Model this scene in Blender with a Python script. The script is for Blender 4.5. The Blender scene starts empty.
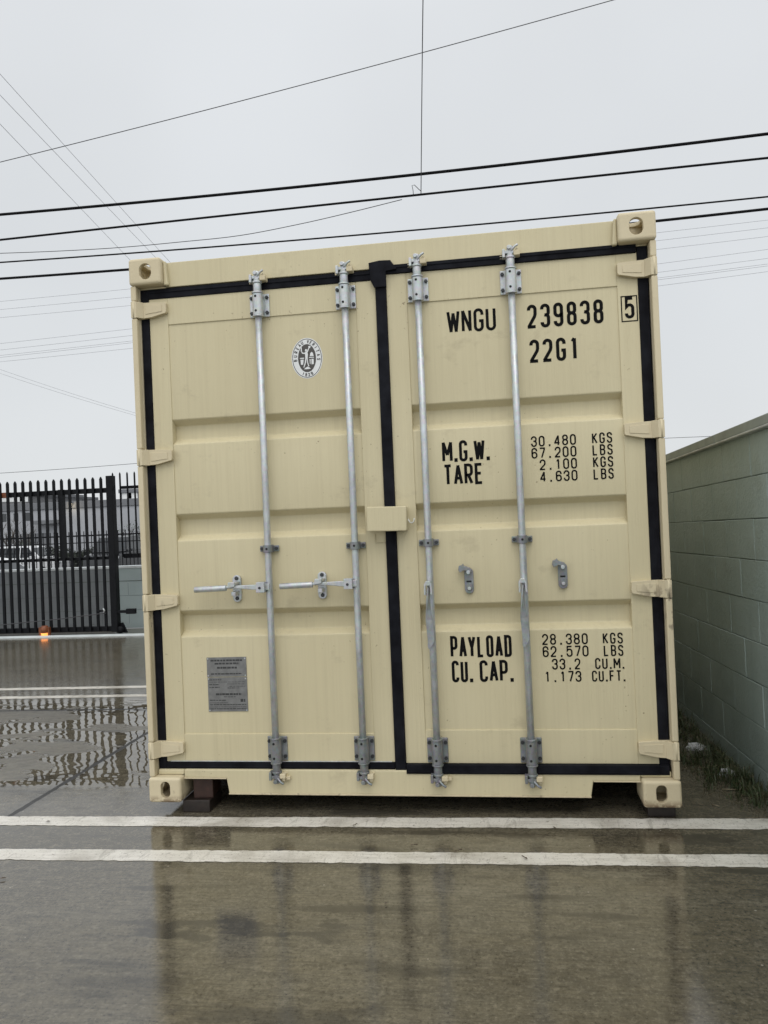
import bpy, bmesh, math, random
from mathutils import Vector, Matrix
random.seed(7)
C = bpy.context.scene.collection
S = bpy.context.scene
R = math.radians
PI = math.pi

# ------------------------------------------------------------------ camera
CAM = Vector((1.6895, -3.4760, 1.3644))
YAW, PITCH, ROLL = 0.142763, 0.00893, -0.042201
FPX = 770.0
_r = Vector((math.cos(YAW), math.sin(YAW), 0))
_f = Vector((-math.sin(YAW)*math.cos(PITCH), math.cos(YAW)*math.cos(PITCH), math.sin(PITCH)))
_u = _r.cross(_f)
cr, sr = math.cos(ROLL), math.sin(ROLL)
AX_R = cr*_r + sr*_u
AX_U = -sr*_r + cr*_u
AX_F = _f
cd = bpy.data.cameras.new('camera'); cam = bpy.data.objects.new('camera', cd); C.objects.link(cam)
cd.sensor_fit = 'HORIZONTAL'; cd.sensor_width = 36.0; cd.lens = FPX/768*36.0
cd.clip_start = 0.05; cd.clip_end = 2000
M = Matrix.Identity(4)
for i, a in enumerate((AX_R, AX_U, -AX_F)):
    for j in range(3): M[j][i] = a[j]
for j in range(3): M[j][3] = CAM[j]
cam.matrix_world = M
S.camera = cam

# ------------------------------------------------------------------ world: overcast sky
W = bpy.data.worlds.new('World'); S.world = W; W.use_nodes = True
nt = W.node_tree; nt.nodes.clear()
def wn(t): return nt.nodes.new(t)
out = wn('ShaderNodeOutputWorld'); bg = wn('ShaderNodeBackground')
sky = wn('ShaderNodeTexSky'); sky.sky_type = 'NISHITA'; sky.sun_disc = False
SUN_EL, SUN_AZ = R(58), R(168)          # azimuth clockwise from +Y: behind the camera, a little to its right
sky.sun_elevation = SUN_EL; sky.sun_rotation = SUN_AZ; sky.air_density = 1.0; sky.dust_density = 4.0
skb = wn('ShaderNodeMixRGB'); skb.blend_type = 'MULTIPLY'; skb.inputs[0].default_value = 1; skb.inputs[2].default_value = (0.1, 0.1, 0.1, 1)
tc = wn('ShaderNodeTexCoord'); sep = wn('ShaderNodeSeparateXYZ')
nt.links.new(tc.outputs['Generated'], sep.inputs[0]); nt.links.new(sky.outputs[0], skb.inputs[1])
rz = wn('ShaderNodeValToRGB'); cr_ = rz.color_ramp
cr_.elements[0].position = 0.0; cr_.elements[0].color = (0.775, 0.800, 0.815, 1)
cr_.elements[1].position = 1.0; cr_.elements[1].color = (1.05, 1.075, 1.11, 1)
e = cr_.elements.new(0.30); e.color = (0.735, 0.762, 0.785, 1)
e = cr_.elements.new(0.55); e.color = (0.76, 0.785, 0.81, 1)
nt.links.new(sep.outputs['Z'], rz.inputs[0])
mr = wn('ShaderNodeMapRange'); mr.inputs['From Min'].default_value = 0.25; mr.inputs['From Max'].default_value = -0.9
mr.inputs['To Min'].default_value = 1.0; mr.inputs['To Max'].default_value = 1.75
nt.links.new(sep.outputs['Y'], mr.inputs['Value'])
nz = wn('ShaderNodeTexNoise'); nz.inputs['Scale'].default_value = 2.2; nz.inputs['Detail'].default_value = 3
nt.links.new(tc.outputs['Generated'], nz.inputs['Vector'])
mn = wn('ShaderNodeMapRange'); mn.inputs['To Min'].default_value = 0.955; mn.inputs['To Max'].default_value = 1.045
mn.inputs['From Min'].default_value = 0.3; mn.inputs['From Max'].default_value = 0.7
nt.links.new(nz.outputs['Fac'], mn.inputs['Value'])
mm = wn('ShaderNodeMath'); mm.operation = 'MULTIPLY'
nt.links.new(mr.outputs[0], mm.inputs[0]); nt.links.new(mn.outputs[0], mm.inputs[1])
sc = wn('ShaderNodeVectorMath'); sc.operation = 'SCALE'
nt.links.new(rz.outputs[0], sc.inputs[0]); nt.links.new(mm.outputs[0], sc.inputs['Scale'])
mix = wn('ShaderNodeMixRGB'); mix.inputs[0].default_value = 0.95
nt.links.new(skb.outputs[0], mix.inputs[1]); nt.links.new(sc.outputs[0], mix.inputs[2])
nt.links.new(mix.outputs[0], bg.inputs['Color']); bg.inputs['Strength'].default_value = 1.0
nt.links.new(bg.outputs[0], out.inputs[0])

sd = bpy.data.lights.new('sun', 'SUN'); so = bpy.data.objects.new('sun', sd); C.objects.link(so)
sd.energy = 0.8; sd.angle = R(35); sd.color = (1.0, 0.96, 0.90)
sv = Vector((math.sin(SUN_AZ)*math.cos(SUN_EL), math.cos(SUN_AZ)*math.cos(SUN_EL), math.sin(SUN_EL)))
so.rotation_euler = (-sv).to_track_quat('-Z', 'Y').to_euler()
so.location = sv*30

S.view_settings.view_transform = 'Standard'; S.view_settings.look = 'None'
S.view_settings.exposure = 0.0; S.view_settings.gamma = 1.0; S.view_settings.use_curve_mapping = False
S.render.resolution_x = 768; S.render.resolution_y = 1024

# ------------------------------------------------------------------ material helpers
def srgb(r, g, b):
    f = lambda c: ((c/255)/12.92 if c/255 <= 0.04045 else ((c/255+0.055)/1.055)**2.4)
    return (f(r), f(g), f(b), 1)
class Mat:
    def __init__(s, name, col=(0.5, 0.5, 0.5, 1), rough=0.5, metal=0.0, spec=0.5):
        s.m = bpy.data.materials.new(name); s.m.use_nodes = True
        s.t = s.m.node_tree; s.n = s.t.nodes; s.l = s.t.links
        s.b = s.n['Principled BSDF']
        s.b.inputs['Base Color'].default_value = col; s.b.inputs['Roughness'].default_value = rough
        s.b.inputs['Metallic'].default_value = metal; s.b.inputs['Specular IOR Level'].default_value = spec
        s._pos = None
    def node(s, t, **k):
        n = s.n.new(t)
        for a, v in k.items(): setattr(n, a, v)
        return n
    def pos(s):
        if not s._pos: s._pos = s.node('ShaderNodeNewGeometry').outputs['Position']
        return s._pos
    def noise(s, scale=(1, 1, 1), sc=1.0, detail=4, rough=0.55, off=(0, 0, 0), dist=0.0, vec=None):
        mp = s.node('ShaderNodeMapping'); mp.inputs['Scale'].default_value = scale; mp.inputs['Location'].default_value = off
        s.l.new(vec or s.pos(), mp.inputs[0])
        n = s.node('ShaderNodeTexNoise'); n.inputs['Scale'].default_value = sc; n.inputs['Detail'].default_value = detail
        n.inputs['Roughness'].default_value = rough; n.inputs['Distortion'].default_value = dist
        s.l.new(mp.outputs[0], n.inputs['Vector']); return n.outputs['Fac']
    def rng(s, v, a, b, c=0.0, d=1.0, smooth=False):
        n = s.node('ShaderNodeMapRange'); n.inputs['From Min'].default_value = a; n.inputs['From Max'].default_value = b
        n.inputs['To Min'].default_value = c; n.inputs['To Max'].default_value = d
        if smooth: n.interpolation_type = 'SMOOTHSTEP'
        s.l.new(v, n.inputs['Value']); return n.outputs[0]
    def math(s, op, a, b=None):
        n = s.node('ShaderNodeMath', operation=op)
        for i, v in enumerate((a, b)):
            if v is None: continue
            if isinstance(v, (int, float)): n.inputs[i].default_value = v
            else: s.l.new(v, n.inputs[i])
        return n.outputs[0]
    def mix(s, f, a, b, mode='MIX'):
        n = s.node('ShaderNodeMixRGB', blend_type=mode)
        for i, v in enumerate((f, a, b)):
            if isinstance(v, (int, float)): n.inputs[i].default_value = v
            elif isinstance(v, tuple): n.inputs[i].default_value = v
            else: s.l.new(v, n.inputs[i])
        return n.outputs[0]
    def sep(s, v=None):
        n = s.node('ShaderNodeSeparateXYZ'); s.l.new(v or s.pos(), n.inputs[0]); return n.outputs
    def color(s, v): s.l.new(v, s.b.inputs['Base Color'])
    def rough(s, v): s.l.new(v, s.b.inputs['Roughness'])
    def bump(s, h, strength=0.3, dist=0.01, prev=None):
        n = s.node('ShaderNodeBump'); n.inputs['Strength'].default_value = strength; n.inputs['Distance'].default_value = dist
        s.l.new(h, n.inputs['Height'])
        if prev is not None: s.l.new(prev, n.inputs['Normal'])
        s.l.new(n.outputs[0], s.b.inputs['Normal']); return n.outputs[0]

def mat_paint():
    m = Mat('container_paint', rough=0.45, spec=0.22)
    big = m.noise((1, 1, 1), 1.6, 4)
    streak = m.noise((75, 75, 1.6), 1.0, 4, 0.6, off=(3, 1, 2))
    fine = m.noise((1, 1, 1), 90, 3)
    c = m.mix(m.rng(big, 0.3, 0.7), (0.57, 0.503, 0.325, 1), (0.615, 0.548, 0.364, 1))
    c = m.mix(m.rng(streak, 0.42, 0.68, 0, 0.26), c, (0.50, 0.435, 0.285, 1))
    drp = m.noise((38, 38, 0.9), 1.0, 3, 0.5, off=(8, 1, 5)); c = m.mix(m.rng(drp, 0.62, 0.74, 0, 0.18), c, (0.43, 0.37, 0.24, 1))
    # grime smudges and scuffs with a shape of their own
    sm = m.noise((1, 1, 1.4), 5.0, 6, 0.65, off=(11, 4, 7))
    c = m.mix(m.rng(sm, 0.60, 0.78, 0, 0.42), c, (0.30, 0.25, 0.165, 1))
    sp = m.noise((1, 1, 1), 55, 2, off=(2, 8, 1)); sg = m.noise((1, 1, 1), 2.5, 2, off=(5, 5, 5))
    spk = m.math('MULTIPLY', m.rng(sp, 0.70, 0.74), m.rng(sg, 0.5, 0.65))
    c = m.mix(m.math('MULTIPLY', spk, 0.7), c, (0.17, 0.12, 0.07, 1))
    m.color(c)
    m.rough(m.rng(streak, 0.3, 0.7, 0.30, 0.5))
    h = m.noise((170, 170, 5), 1.0, 2, off=(1, 2, 3))
    b = m.bump(h, 0.30, 0.004)
    b = m.bump(fine, 0.10, 0.003, b)
    m.bump(big, 0.25, 0.012, b)
    return m.m
def mat_paint_worn():
    m = Mat('container_paint_worn', rough=0.5, spec=0.25)
    big = m.noise((1, 1, 1), 3.0, 4)
    c = m.mix(m.rng(big, 0.3, 0.7), (0.57, 0.490, 0.33, 1), (0.63, 0.55, 0.38, 1))
    z = m.sep()[2]
    low = m.rng(z, 0.05, 0.17, 1.0, 0.0)
    mid = m.math('MULTIPLY', m.rng(z, 0.80, 0.88), m.rng(z, 1.02, 0.96)); mid = m.math('MAXIMUM', low, mid)
    n1 = m.noise((1, 1, 0.6), 26, 5, 0.65)
    chip = m.rng(n1, 0.60, 0.64)
    rustedge = m.math('MULTIPLY', m.rng(z, 0.098, 0.066), m.rng(m.noise((1, 1, 1), 22, 5, 0.7, off=(9, 1, 1)), 0.40, 0.50))
    k = m.math('MULTIPLY', chip, m.math('ADD', m.math('MULTIPLY', mid, 0.75), 0.03))
    k = m.math('MAXIMUM', k, m.math('MULTIPLY', m.math('MULTIPLY', m.rng(n1, 0.50, 0.57), m.math('MULTIPLY', m.rng(z, 0.78, 0.84), m.rng(z, 1.06, 0.98))), m.math('MULTIPLY', m.rng(m.sep()[0], 2.30, 2.34), 0.7)))
    c = m.mix(k, c, (0.20, 0.16, 0.115, 1))
    c = m.mix(m.math('MULTIPLY', rustedge, 0.8), c, (0.10, 0.045, 0.02, 1))
    m.color(c)
    m.bump(m.noise((1, 1, 1), 60, 4), 0.25, 0.004)
    return m.m
def mat_simple(name, col, rough=0.5, metal=0.0, var=0.15, sc=20, bump=0.1, spec=0.5):
    m = Mat(name, rough=rough, metal=metal, spec=spec)
    n = m.noise((1, 1, 1), sc, 4)
    c = m.mix(m.rng(n, 0.3, 0.7), tuple(x*(1-var) for x in col[:3])+(1,), tuple(min(1, x*(1+var)) for x in col[:3])+(1,))
    m.color(c)
    if bump: m.bump(n, bump, 0.003)
    return m.m
def mat_galv(name='galvanised_steel', base=(0.40, 0.42, 0.43), rough=0.42, metal=0.55):
    m = Mat(name, rough=rough, metal=metal)
    n = m.noise((1, 1, 0.5), 40, 4); v = m.node('ShaderNodeTexVoronoi'); v.inputs['Scale'].default_value = 90
    m.l.new(m.pos(), v.inputs['Vector'])
    st = m.noise((30, 30, 1.5), 1.0, 3)
    c = m.mix(m.rng(n, 0.3, 0.7), tuple(x*0.82 for x in base)+(1,), tuple(x*1.15 for x in base)+(1,))
    c = m.mix(0.12, c, v.outputs['Color'], 'SOFT_LIGHT')
    c = m.mix(m.rng(st, 0.55, 0.75, 0, 0.35), c, tuple(x*0.55 for x in base)+(1,))
    m.color(c); m.rough(m.rng(n, 0.3, 0.7, rough-0.1, rough+0.15))
    m.bump(n, 0.12, 0.002)
    return m.m
def mat_rubber():
    m = Mat('black_rubber', rough=0.75, spec=0.12)
    n = m.noise((1, 1, 1), 12, 4)
    m.color(m.mix(m.rng(n, 0.35, 0.75), (0.004, 0.004, 0.006, 1), (0.014, 0.015, 0.020, 1)))
    m.bump(n, 0.4, 0.004); return m.m
def mat_ground():
    m = Mat('wet_concrete', spec=1.0)
    m.b.inputs['IOR'].default_value = 1.53
    x, y, z = m.sep()
    big = m.noise((0.5, 0.9, 1), 1.3, 5, 0.55, off=(2, 3, 0))
    med = m.noise((0.8, 1.6, 1), 4.0, 5, 0.6, off=(7, 3, 0))
    broom = m.noise((6, 75, 1), 1.0, 6, 0.7)
    broom2 = m.noise((14, 120, 1), 1.0, 4, 0.65, off=(3, 3, 0))
    grit = m.noise((1, 1, 1), 70, 6, 0.8)
    blot = m.noise((1, 1.6, 1), 11.0, 5, 0.65, off=(1, 9, 0))
    c = m.mix(m.rng(big, 0.32, 0.68), (0.086, 0.074, 0.050, 1), (0.172, 0.155, 0.114, 1))
    c = m.mix(m.rng(med, 0.35, 0.7, 0, 0.6), c, (0.110, 0.091, 0.056, 1))
    c = m.mix(m.rng(blot, 0.45, 0.72, 0, 0.55), c, (0.045, 0.040, 0.031, 1))
    c = m.mix(m.rng(broom, 0.44, 0.62, 0, 0.45), c, (0.040, 0.035, 0.026, 1))
    c = m.mix(m.rng(broom2, 0.52, 0.72, 0, 0.35), c, (0.17, 0.155, 0.12, 1))
    c = m.mix(m.rng(grit, 0.53, 0.66, 0, 0.62), c, (0.23, 0.205, 0.155, 1))
    c = m.mix(m.rng(grit, 0.46, 0.38, 0, 0.80), c, (0.028, 0.025, 0.020, 1))
    g2 = m.noise((1, 1, 1), 24, 6, 0.75, off=(4, 4, 4))
    c = m.mix(m.rng(g2, 0.54, 0.66, 0, 0.50), c, (0.21, 0.185, 0.135, 1))
    c = m.mix(m.rng(g2, 0.45, 0.34, 0, 0.60), c, (0.040, 0.034, 0.024, 1))
    vs_ = m.node('ShaderNodeTexVoronoi'); vs_.inputs['Scale'].default_value = 9.0; m.l.new(m.pos(), vs_.inputs['Vector'])
    c = m.mix(m.rng(vs_.outputs['Distance'], 0.040, 0.030, 0, 0.75), c, (0.33, 0.30, 0.25, 1))
    # dark wet smears running along the bay
    st = m.noise((0.9, 5.0, 1), 1.6, 4, 0.5, off=(4.3, 1.7, 0))
    c = m.mix(m.rng(st, 0.58, 0.68, 0, 0.60), c, (0.030, 0.027, 0.022, 1))
    # two long dark oil smears in front of the container
    wb = m.rng(m.noise((1.2, 3, 1), 4.0, 4, off=(3, 3, 3)), 0.3, 0.7, -0.07, 0.07)
    def smear(x0, x1, yc, hw, k, c):
        dy = m.math('ABSOLUTE', m.math('ADD', m.math('SUBTRACT', y, yc), wb))
        a = m.math('MULTIPLY', m.rng(dy, hw, hw*0.45, 0, 1, True), m.math('MULTIPLY', m.rng(m.math('ADD', x, wb), x0, x0+0.12, 0, 1, True), m.rng(m.math('ADD', x, wb), x1, x1-0.12, 0, 1, True)))
        return m.mix(m.math('MULTIPLY', a, k), c, (0.026, 0.025, 0.024, 1))
    c = smear(0.36, 1.22, -0.965, 0.060, 0.6, c); c = smear(0.75, 1.35, -1.42, 0.07, 0.5, c)
    # slab joints
    j1 = m.math('ABSOLUTE', m.math('SUBTRACT', y, m.math('ADD', m.math('MULTIPLY', x, 0.0255), 2.077)))
    j2 = m.math('ABSOLUTE', m.math('ADD', m.math('SUBTRACT', x, m.math('MULTIPLY', y, 0.0186)), 0.701))
    j3 = m.math('ABSOLUTE', m.math('SUBTRACT', x, -5.4))
    jj = m.math('MINIMUM', m.math('MINIMUM', j1, j3), j2)
    wob = m.rng(m.noise((1, 1, 1), 9, 3), 0.3, 0.7, 0.010, 0.020)
    jm = m.math('LESS_THAN', jj, wob)
    c = m.mix(m.math('MULTIPLY', jm, 0.92), c, (0.008, 0.008, 0.008, 1))
    m.l.new(m.rng(jm, 0, 1, 1.0, 0.12), m.b.inputs['Specular IOR Level'])
    wide = m.rng(jj, 0.0, 0.10, 0.50, 0.0)
    c = m.mix(wide, c, (0.035, 0.033, 0.030, 1))
    m.color(c)
    # water: standing pools with faint wind ripples left of the container, thin film elsewhere
    pn = m.noise((0.75, 1.5, 1), 1.5, 4, 0.6, off=(1.35, 0.9, 0))
    yin = m.math('MULTIPLY', m.rng(y, 0.22, 0.40), m.rng(y, 2.75, 2.2))
    xin = m.rng(x, 0.6, -0.1)
    zone = m.math('MULTIPLY', yin, xin)
    pud = m.math('MULTIPLY', m.rng(pn, 0.455, 0.475), m.math('MULTIPLY', zone, m.math('SUBTRACT', 1.0, jm)))
    damp = m.math('MULTIPLY', zone, 0.24)
    film = m.rng(med, 0.35, 0.7, 0.035, 0.085)
    film = m.math('ADD', film, damp)
    far = m.math('MULTIPLY', m.rng(y, 2.4, 3.0), 0.09)
    film = m.math('ADD', film, far)
    film = m.math('ADD', film, m.rng(y, -1.0, -2.2, 0.0, 0.05))
    film = m.math('ADD', film, m.rng(blot, 0.45, 0.70, 0.0, 0.10))
    fm = m.node('ShaderNodeMix'); fm.data_type = 'FLOAT'
    m.l.new(pud, fm.inputs[0]); m.l.new(film, fm.inputs[2]); fm.inputs[3].default_value = 0.012
    m.rough(fm.outputs[0])
    wl = m.noise((11, 5, 1), 1.0, 2, 0.5, off=(1, 8, 0))
    calm = m.rng(pud, 0, 1, 1.0, 0.0)
    b = m.bump(m.math('MULTIPLY', grit, calm), 0.16, 0.0009)
    b = m.bump(m.math('MULTIPLY', wl, calm), 0.10, 0.0026, b)
    b = m.bump(jm, 0.5, -0.006, b)
    rip = m.noise((0.9, 1.2, 1), 6.0, 1, 0.4, dist=0.3, off=(0, 0, 3))
    b = m.bump(m.math('MULTIPLY', rip, pud), 1.0, 0.0019, b)
    return m.m
def mat_lot():
    m = Mat('lot_asphalt', rough=0.35)
    n = m.noise((1, 1, 1), 3, 5)
    m.color(m.mix(n, (0.05, 0.05, 0.05, 1), (0.085, 0.083, 0.08, 1))); return m.m
def mat_stripe():
    m = Mat('worn_white_road_paint', rough=0.25)
    n = m.noise((1, 1, 1), 5, 5, 0.6); f = m.noise((3, 30, 1), 2.0, 4, 0.65); g = m.noise((1, 1, 1), 110, 3, 0.7)
    sm = m.noise((1.0, 1.4, 1), 3.2, 5, 0.65, off=(3.4, 0.4, 0))
    c = m.mix(m.rng(n, 0.3, 0.7), (0.60, 0.57, 0.50, 1), (0.74, 0.71, 0.645, 1))
    c = m.mix(m.rng(f, 0.50, 0.66, 0, 0.50), c, (0.40, 0.37, 0.32, 1))
    c = m.mix(m.rng(sm, 0.48, 0.66, 0, 0.65), c, (0.33, 0.30, 0.25, 1))
    ch = m.noise((1, 1, 1), 38, 6, 0.75, off=(8, 1, 1)); c = m.mix(m.rng(ch, 0.60, 0.66, 0, 0.85), c, (0.12, 0.105, 0.08, 1))
    dg = m.noise((14, 3, 1), 1.6, 5, 0.7, off=(5, 1, 1), dist=1.0); c = m.mix(m.rng(dg, 0.56, 0.64, 0, 0.45), c, (0.25, 0.23, 0.19, 1))
    c = m.mix(m.rng(g, 0.60, 0.68, 0, 0.8), c, (0.17, 0.15, 0.12, 1))
    m.color(c); m.bump(g, 0.25, 0.001); return m.m
def mat_block():
    m = Mat('green_painted_block', rough=0.45)
    n = m.noise((1, 1, 1), 2.4, 5, 0.6); f = m.noise((1, 1, 1), 60, 4, 0.65); st = m.noise((14, 14, 0.8), 1.0, 4, off=(2, 2, 2))
    c = m.mix(m.rng(n, 0.3, 0.7), (0.310, 0.385, 0.365, 1), (0.375, 0.450, 0.430, 1))
    c = m.mix(m.rng(st, 0.5, 0.75, 0, 0.4), c, (0.25, 0.325, 0.315, 1))
    c = m.mix(m.rng(f, 0.66, 0.74, 0, 0.5), c, (0.44, 0.50, 0.46, 1))
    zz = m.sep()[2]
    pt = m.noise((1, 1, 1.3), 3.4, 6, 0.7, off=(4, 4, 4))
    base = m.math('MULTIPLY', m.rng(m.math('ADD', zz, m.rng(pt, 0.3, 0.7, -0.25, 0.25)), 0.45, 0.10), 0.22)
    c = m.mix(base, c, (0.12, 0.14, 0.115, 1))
    c = m.mix(m.rng(pt, 0.54, 0.66, 0, 0.35), c, (0.27, 0.31, 0.27, 1))
    pv = m.noise((1, 1, 1), 70, 3, 0.6, off=(1, 7, 1)); c = m.mix(m.rng(pv, 0.34, 0.28, 0, 0.6), c, (0.10, 0.12, 0.10, 1))
    m.color(c); b = m.bump(f, 0.8, 0.006); b = m.bump(pt, 0.4, 0.02, b); m.bump(m.noise((1, 1, 1), 180, 2), 0.3, 0.002, b); return m.m
def mat_emit(name, col, s):
    m = Mat(name, col); m.b.inputs['Emission Color'].default_value = col; m.b.inputs['Emission Strength'].default_value = s; return m.m

MT = dict(paint=mat_paint(), worn=mat_paint_worn(), galv=mat_galv(base=(0.50, 0.52, 0.525)), galvd=mat_galv('dull_galvanised_steel', (0.25, 0.26, 0.265), 0.45, 0.5),
    rubber=mat_rubber(), ground=mat_ground(), lot=mat_lot(), stripe=mat_stripe(), block=mat_block(),
    bolt=mat_simple('dark_bolt_steel', (0.05, 0.052, 0.055), 0.4, 0.6), hole=mat_simple('dark_hole', (0.006, 0.006, 0.006), 0.8, bump=0),
    ink=mat_simple('black_stencil_ink', (0.006, 0.006, 0.006), 0.8, bump=0, var=0.1, spec=0.1), dark=mat_simple('dark_underside', (0.02, 0.018, 0.015), 0.7),
    white=mat_simple('white_sticker', (0.70, 0.71, 0.70), 0.35, var=0.05, bump=0), emb=mat_simple('dark_olive_ink', (0.055, 0.05, 0.042), 0.4, bump=0),
    plate=mat_simple('brushed_plate', (0.20, 0.20, 0.195), 0.38, 0.45, 0.2, 30, 0.1), platel=mat_simple('plate_engraving', (0.045, 0.045, 0.045), 0.5, 0.2, bump=0),
    timber=mat_simple('red_brown_timber', (0.034, 0.014, 0.009), 0.6, 0, 0.4, 25, 0.4), timberd=mat_simple('wet_dark_timber', (0.018, 0.012, 0.009), 0.5, 0, 0.4, 25, 0.4),
    gate=mat_simple('black_gate_paint', (0.006, 0.0065, 0.008), 0.55, 0, 0.3, 30, 0.1, spec=0.15), rust=mat_simple('rusty_orange_metal', (0.17, 0.048, 0.014), 0.5, 0, 0.5, 30, 0.3),
    lowwall=mat_simple('grey_green_render', (0.26, 0.31, 0.31), 0.6, 0, 0.12, 3, 0.15), lowcap=mat_simple('white_wall_cap', (0.55, 0.58, 0.58), 0.5, 0, 0.1, 6, 0.1),
    joint=mat_simple('dark_mortar', (0.11, 0.125, 0.12), 0.7), capm=mat_simple('grey_concrete_cap', (0.27, 0.30, 0.28), 0.45, 0, 0.2, 7, 0.3), drip=mat_simple('light_cap_edge', (0.46, 0.48, 0.46), 0.4, 0, 0.25, 9, 0.2),
    bwall=mat_simple('pale_grey_stucco', (0.34, 0.35, 0.37), 0.7, 0, 0.08, 0.6, 0), bband=mat_simple('dark_parapet', (0.15, 0.155, 0.165), 0.7, 0, 0.1, 0.6, 0), bdark=mat_simple('dark_grey_stucco', (0.16, 0.16, 0.165), 0.7, 0, 0.1, 0.6, 0),  # bdark is the darker grey of the far buildings
    carw=mat_simple('white_car_paint', (0.72, 0.73, 0.74), 0.2, 0, 0.03, 2, 0), card=mat_simple('charcoal_car_paint', (0.025, 0.027, 0.03), 0.2, 0, 0.1, 2, 0),
    glass=mat_simple('dark_car_glass', (0.02, 0.024, 0.028), 0.06, 0, 0.1, 2, 0), tyre=mat_simple('tyre_rubber', (0.02, 0.02, 0.02), 0.7), rim=mat_simple('alloy', (0.4, 0.4, 0.41), 0.3, 0.8),
    cable=mat_simple('black_cable', (0.008, 0.008, 0.009), 0.8, 0, 0.2, 5, 0, spec=0.1), cableg=mat_simple('grey_cable', (0.30, 0.305, 0.32), 0.5, 0, 0.2, 5, 0), cablem=mat_simple('bare_wire', (0.05, 0.05, 0.055), 0.5, 0, 0.2, 5, 0),
    bark=mat_simple('grey_bark', (0.09, 0.08, 0.07), 0.8), tissue=mat_simple('wet_white_tissue', (0.55, 0.56, 0.57), 0.6, 0, 0.15, 60, 0.5), straw=mat_simple('dry_straw', (0.25, 0.21, 0.14), 0.6),
    leafd=mat_simple('wet_brown_leaf', (0.06, 0.040, 0.022), 0.4, 0, 0.3, 60, 0.3), leafg=mat_simple('green_foliage', (0.045, 0.075, 0.028), 0.6, 0, 0.4, 20, 0),
    lampw=mat_emit('lit_wall_lamp', (1.0, 0.86, 0.62, 1), 6.0), lampo=mat_emit('lit_amber_lens', (1.0, 0.32, 0.07, 1), 1.6), tail=mat_simple('red_tail_lens', (0.25, 0.01, 0.01), 0.2, 0, 0.1, 5, 0), head=mat_simple('clear_headlight', (0.5, 0.52, 0.54), 0.1, 0, 0.1, 5, 0))
gm = Mat('grass_blades', rough=0.5)
gn = gm.noise((1, 1, 1), 7, 3); gi = gm.noise((1, 1, 1), 60, 1)
gm.color(gm.mix(gm.rng(gi, 0.45, 0.7), gm.mix(gn, (0.022, 0.044, 0.013, 1), (0.048, 0.070, 0.024, 1)), (0.085, 0.072, 0.035, 1)))
MT['grass'] = gm.m
lw = Mat('low_wall_two_tone', rough=0.6)
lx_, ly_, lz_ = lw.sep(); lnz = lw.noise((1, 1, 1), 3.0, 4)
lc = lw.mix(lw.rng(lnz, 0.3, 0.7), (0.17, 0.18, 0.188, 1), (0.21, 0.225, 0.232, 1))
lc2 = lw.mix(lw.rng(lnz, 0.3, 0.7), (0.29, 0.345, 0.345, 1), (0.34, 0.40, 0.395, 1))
lw.color(lw.mix(lw.math('GREATER_THAN', lx_, -3.62), lc, lc2)); MT['lowwall'] = lw.m  # darker grey behind the gate, lighter green-blue past its post
MT['galvm'] = mat_galv('mid_galvanised_steel', (0.34, 0.355, 0.36))
MT['hedge'] = mat_simple('dark_evergreen_leaf', (0.035, 0.042, 0.032), 0.6, 0, 0.3, 20, 0)

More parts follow.
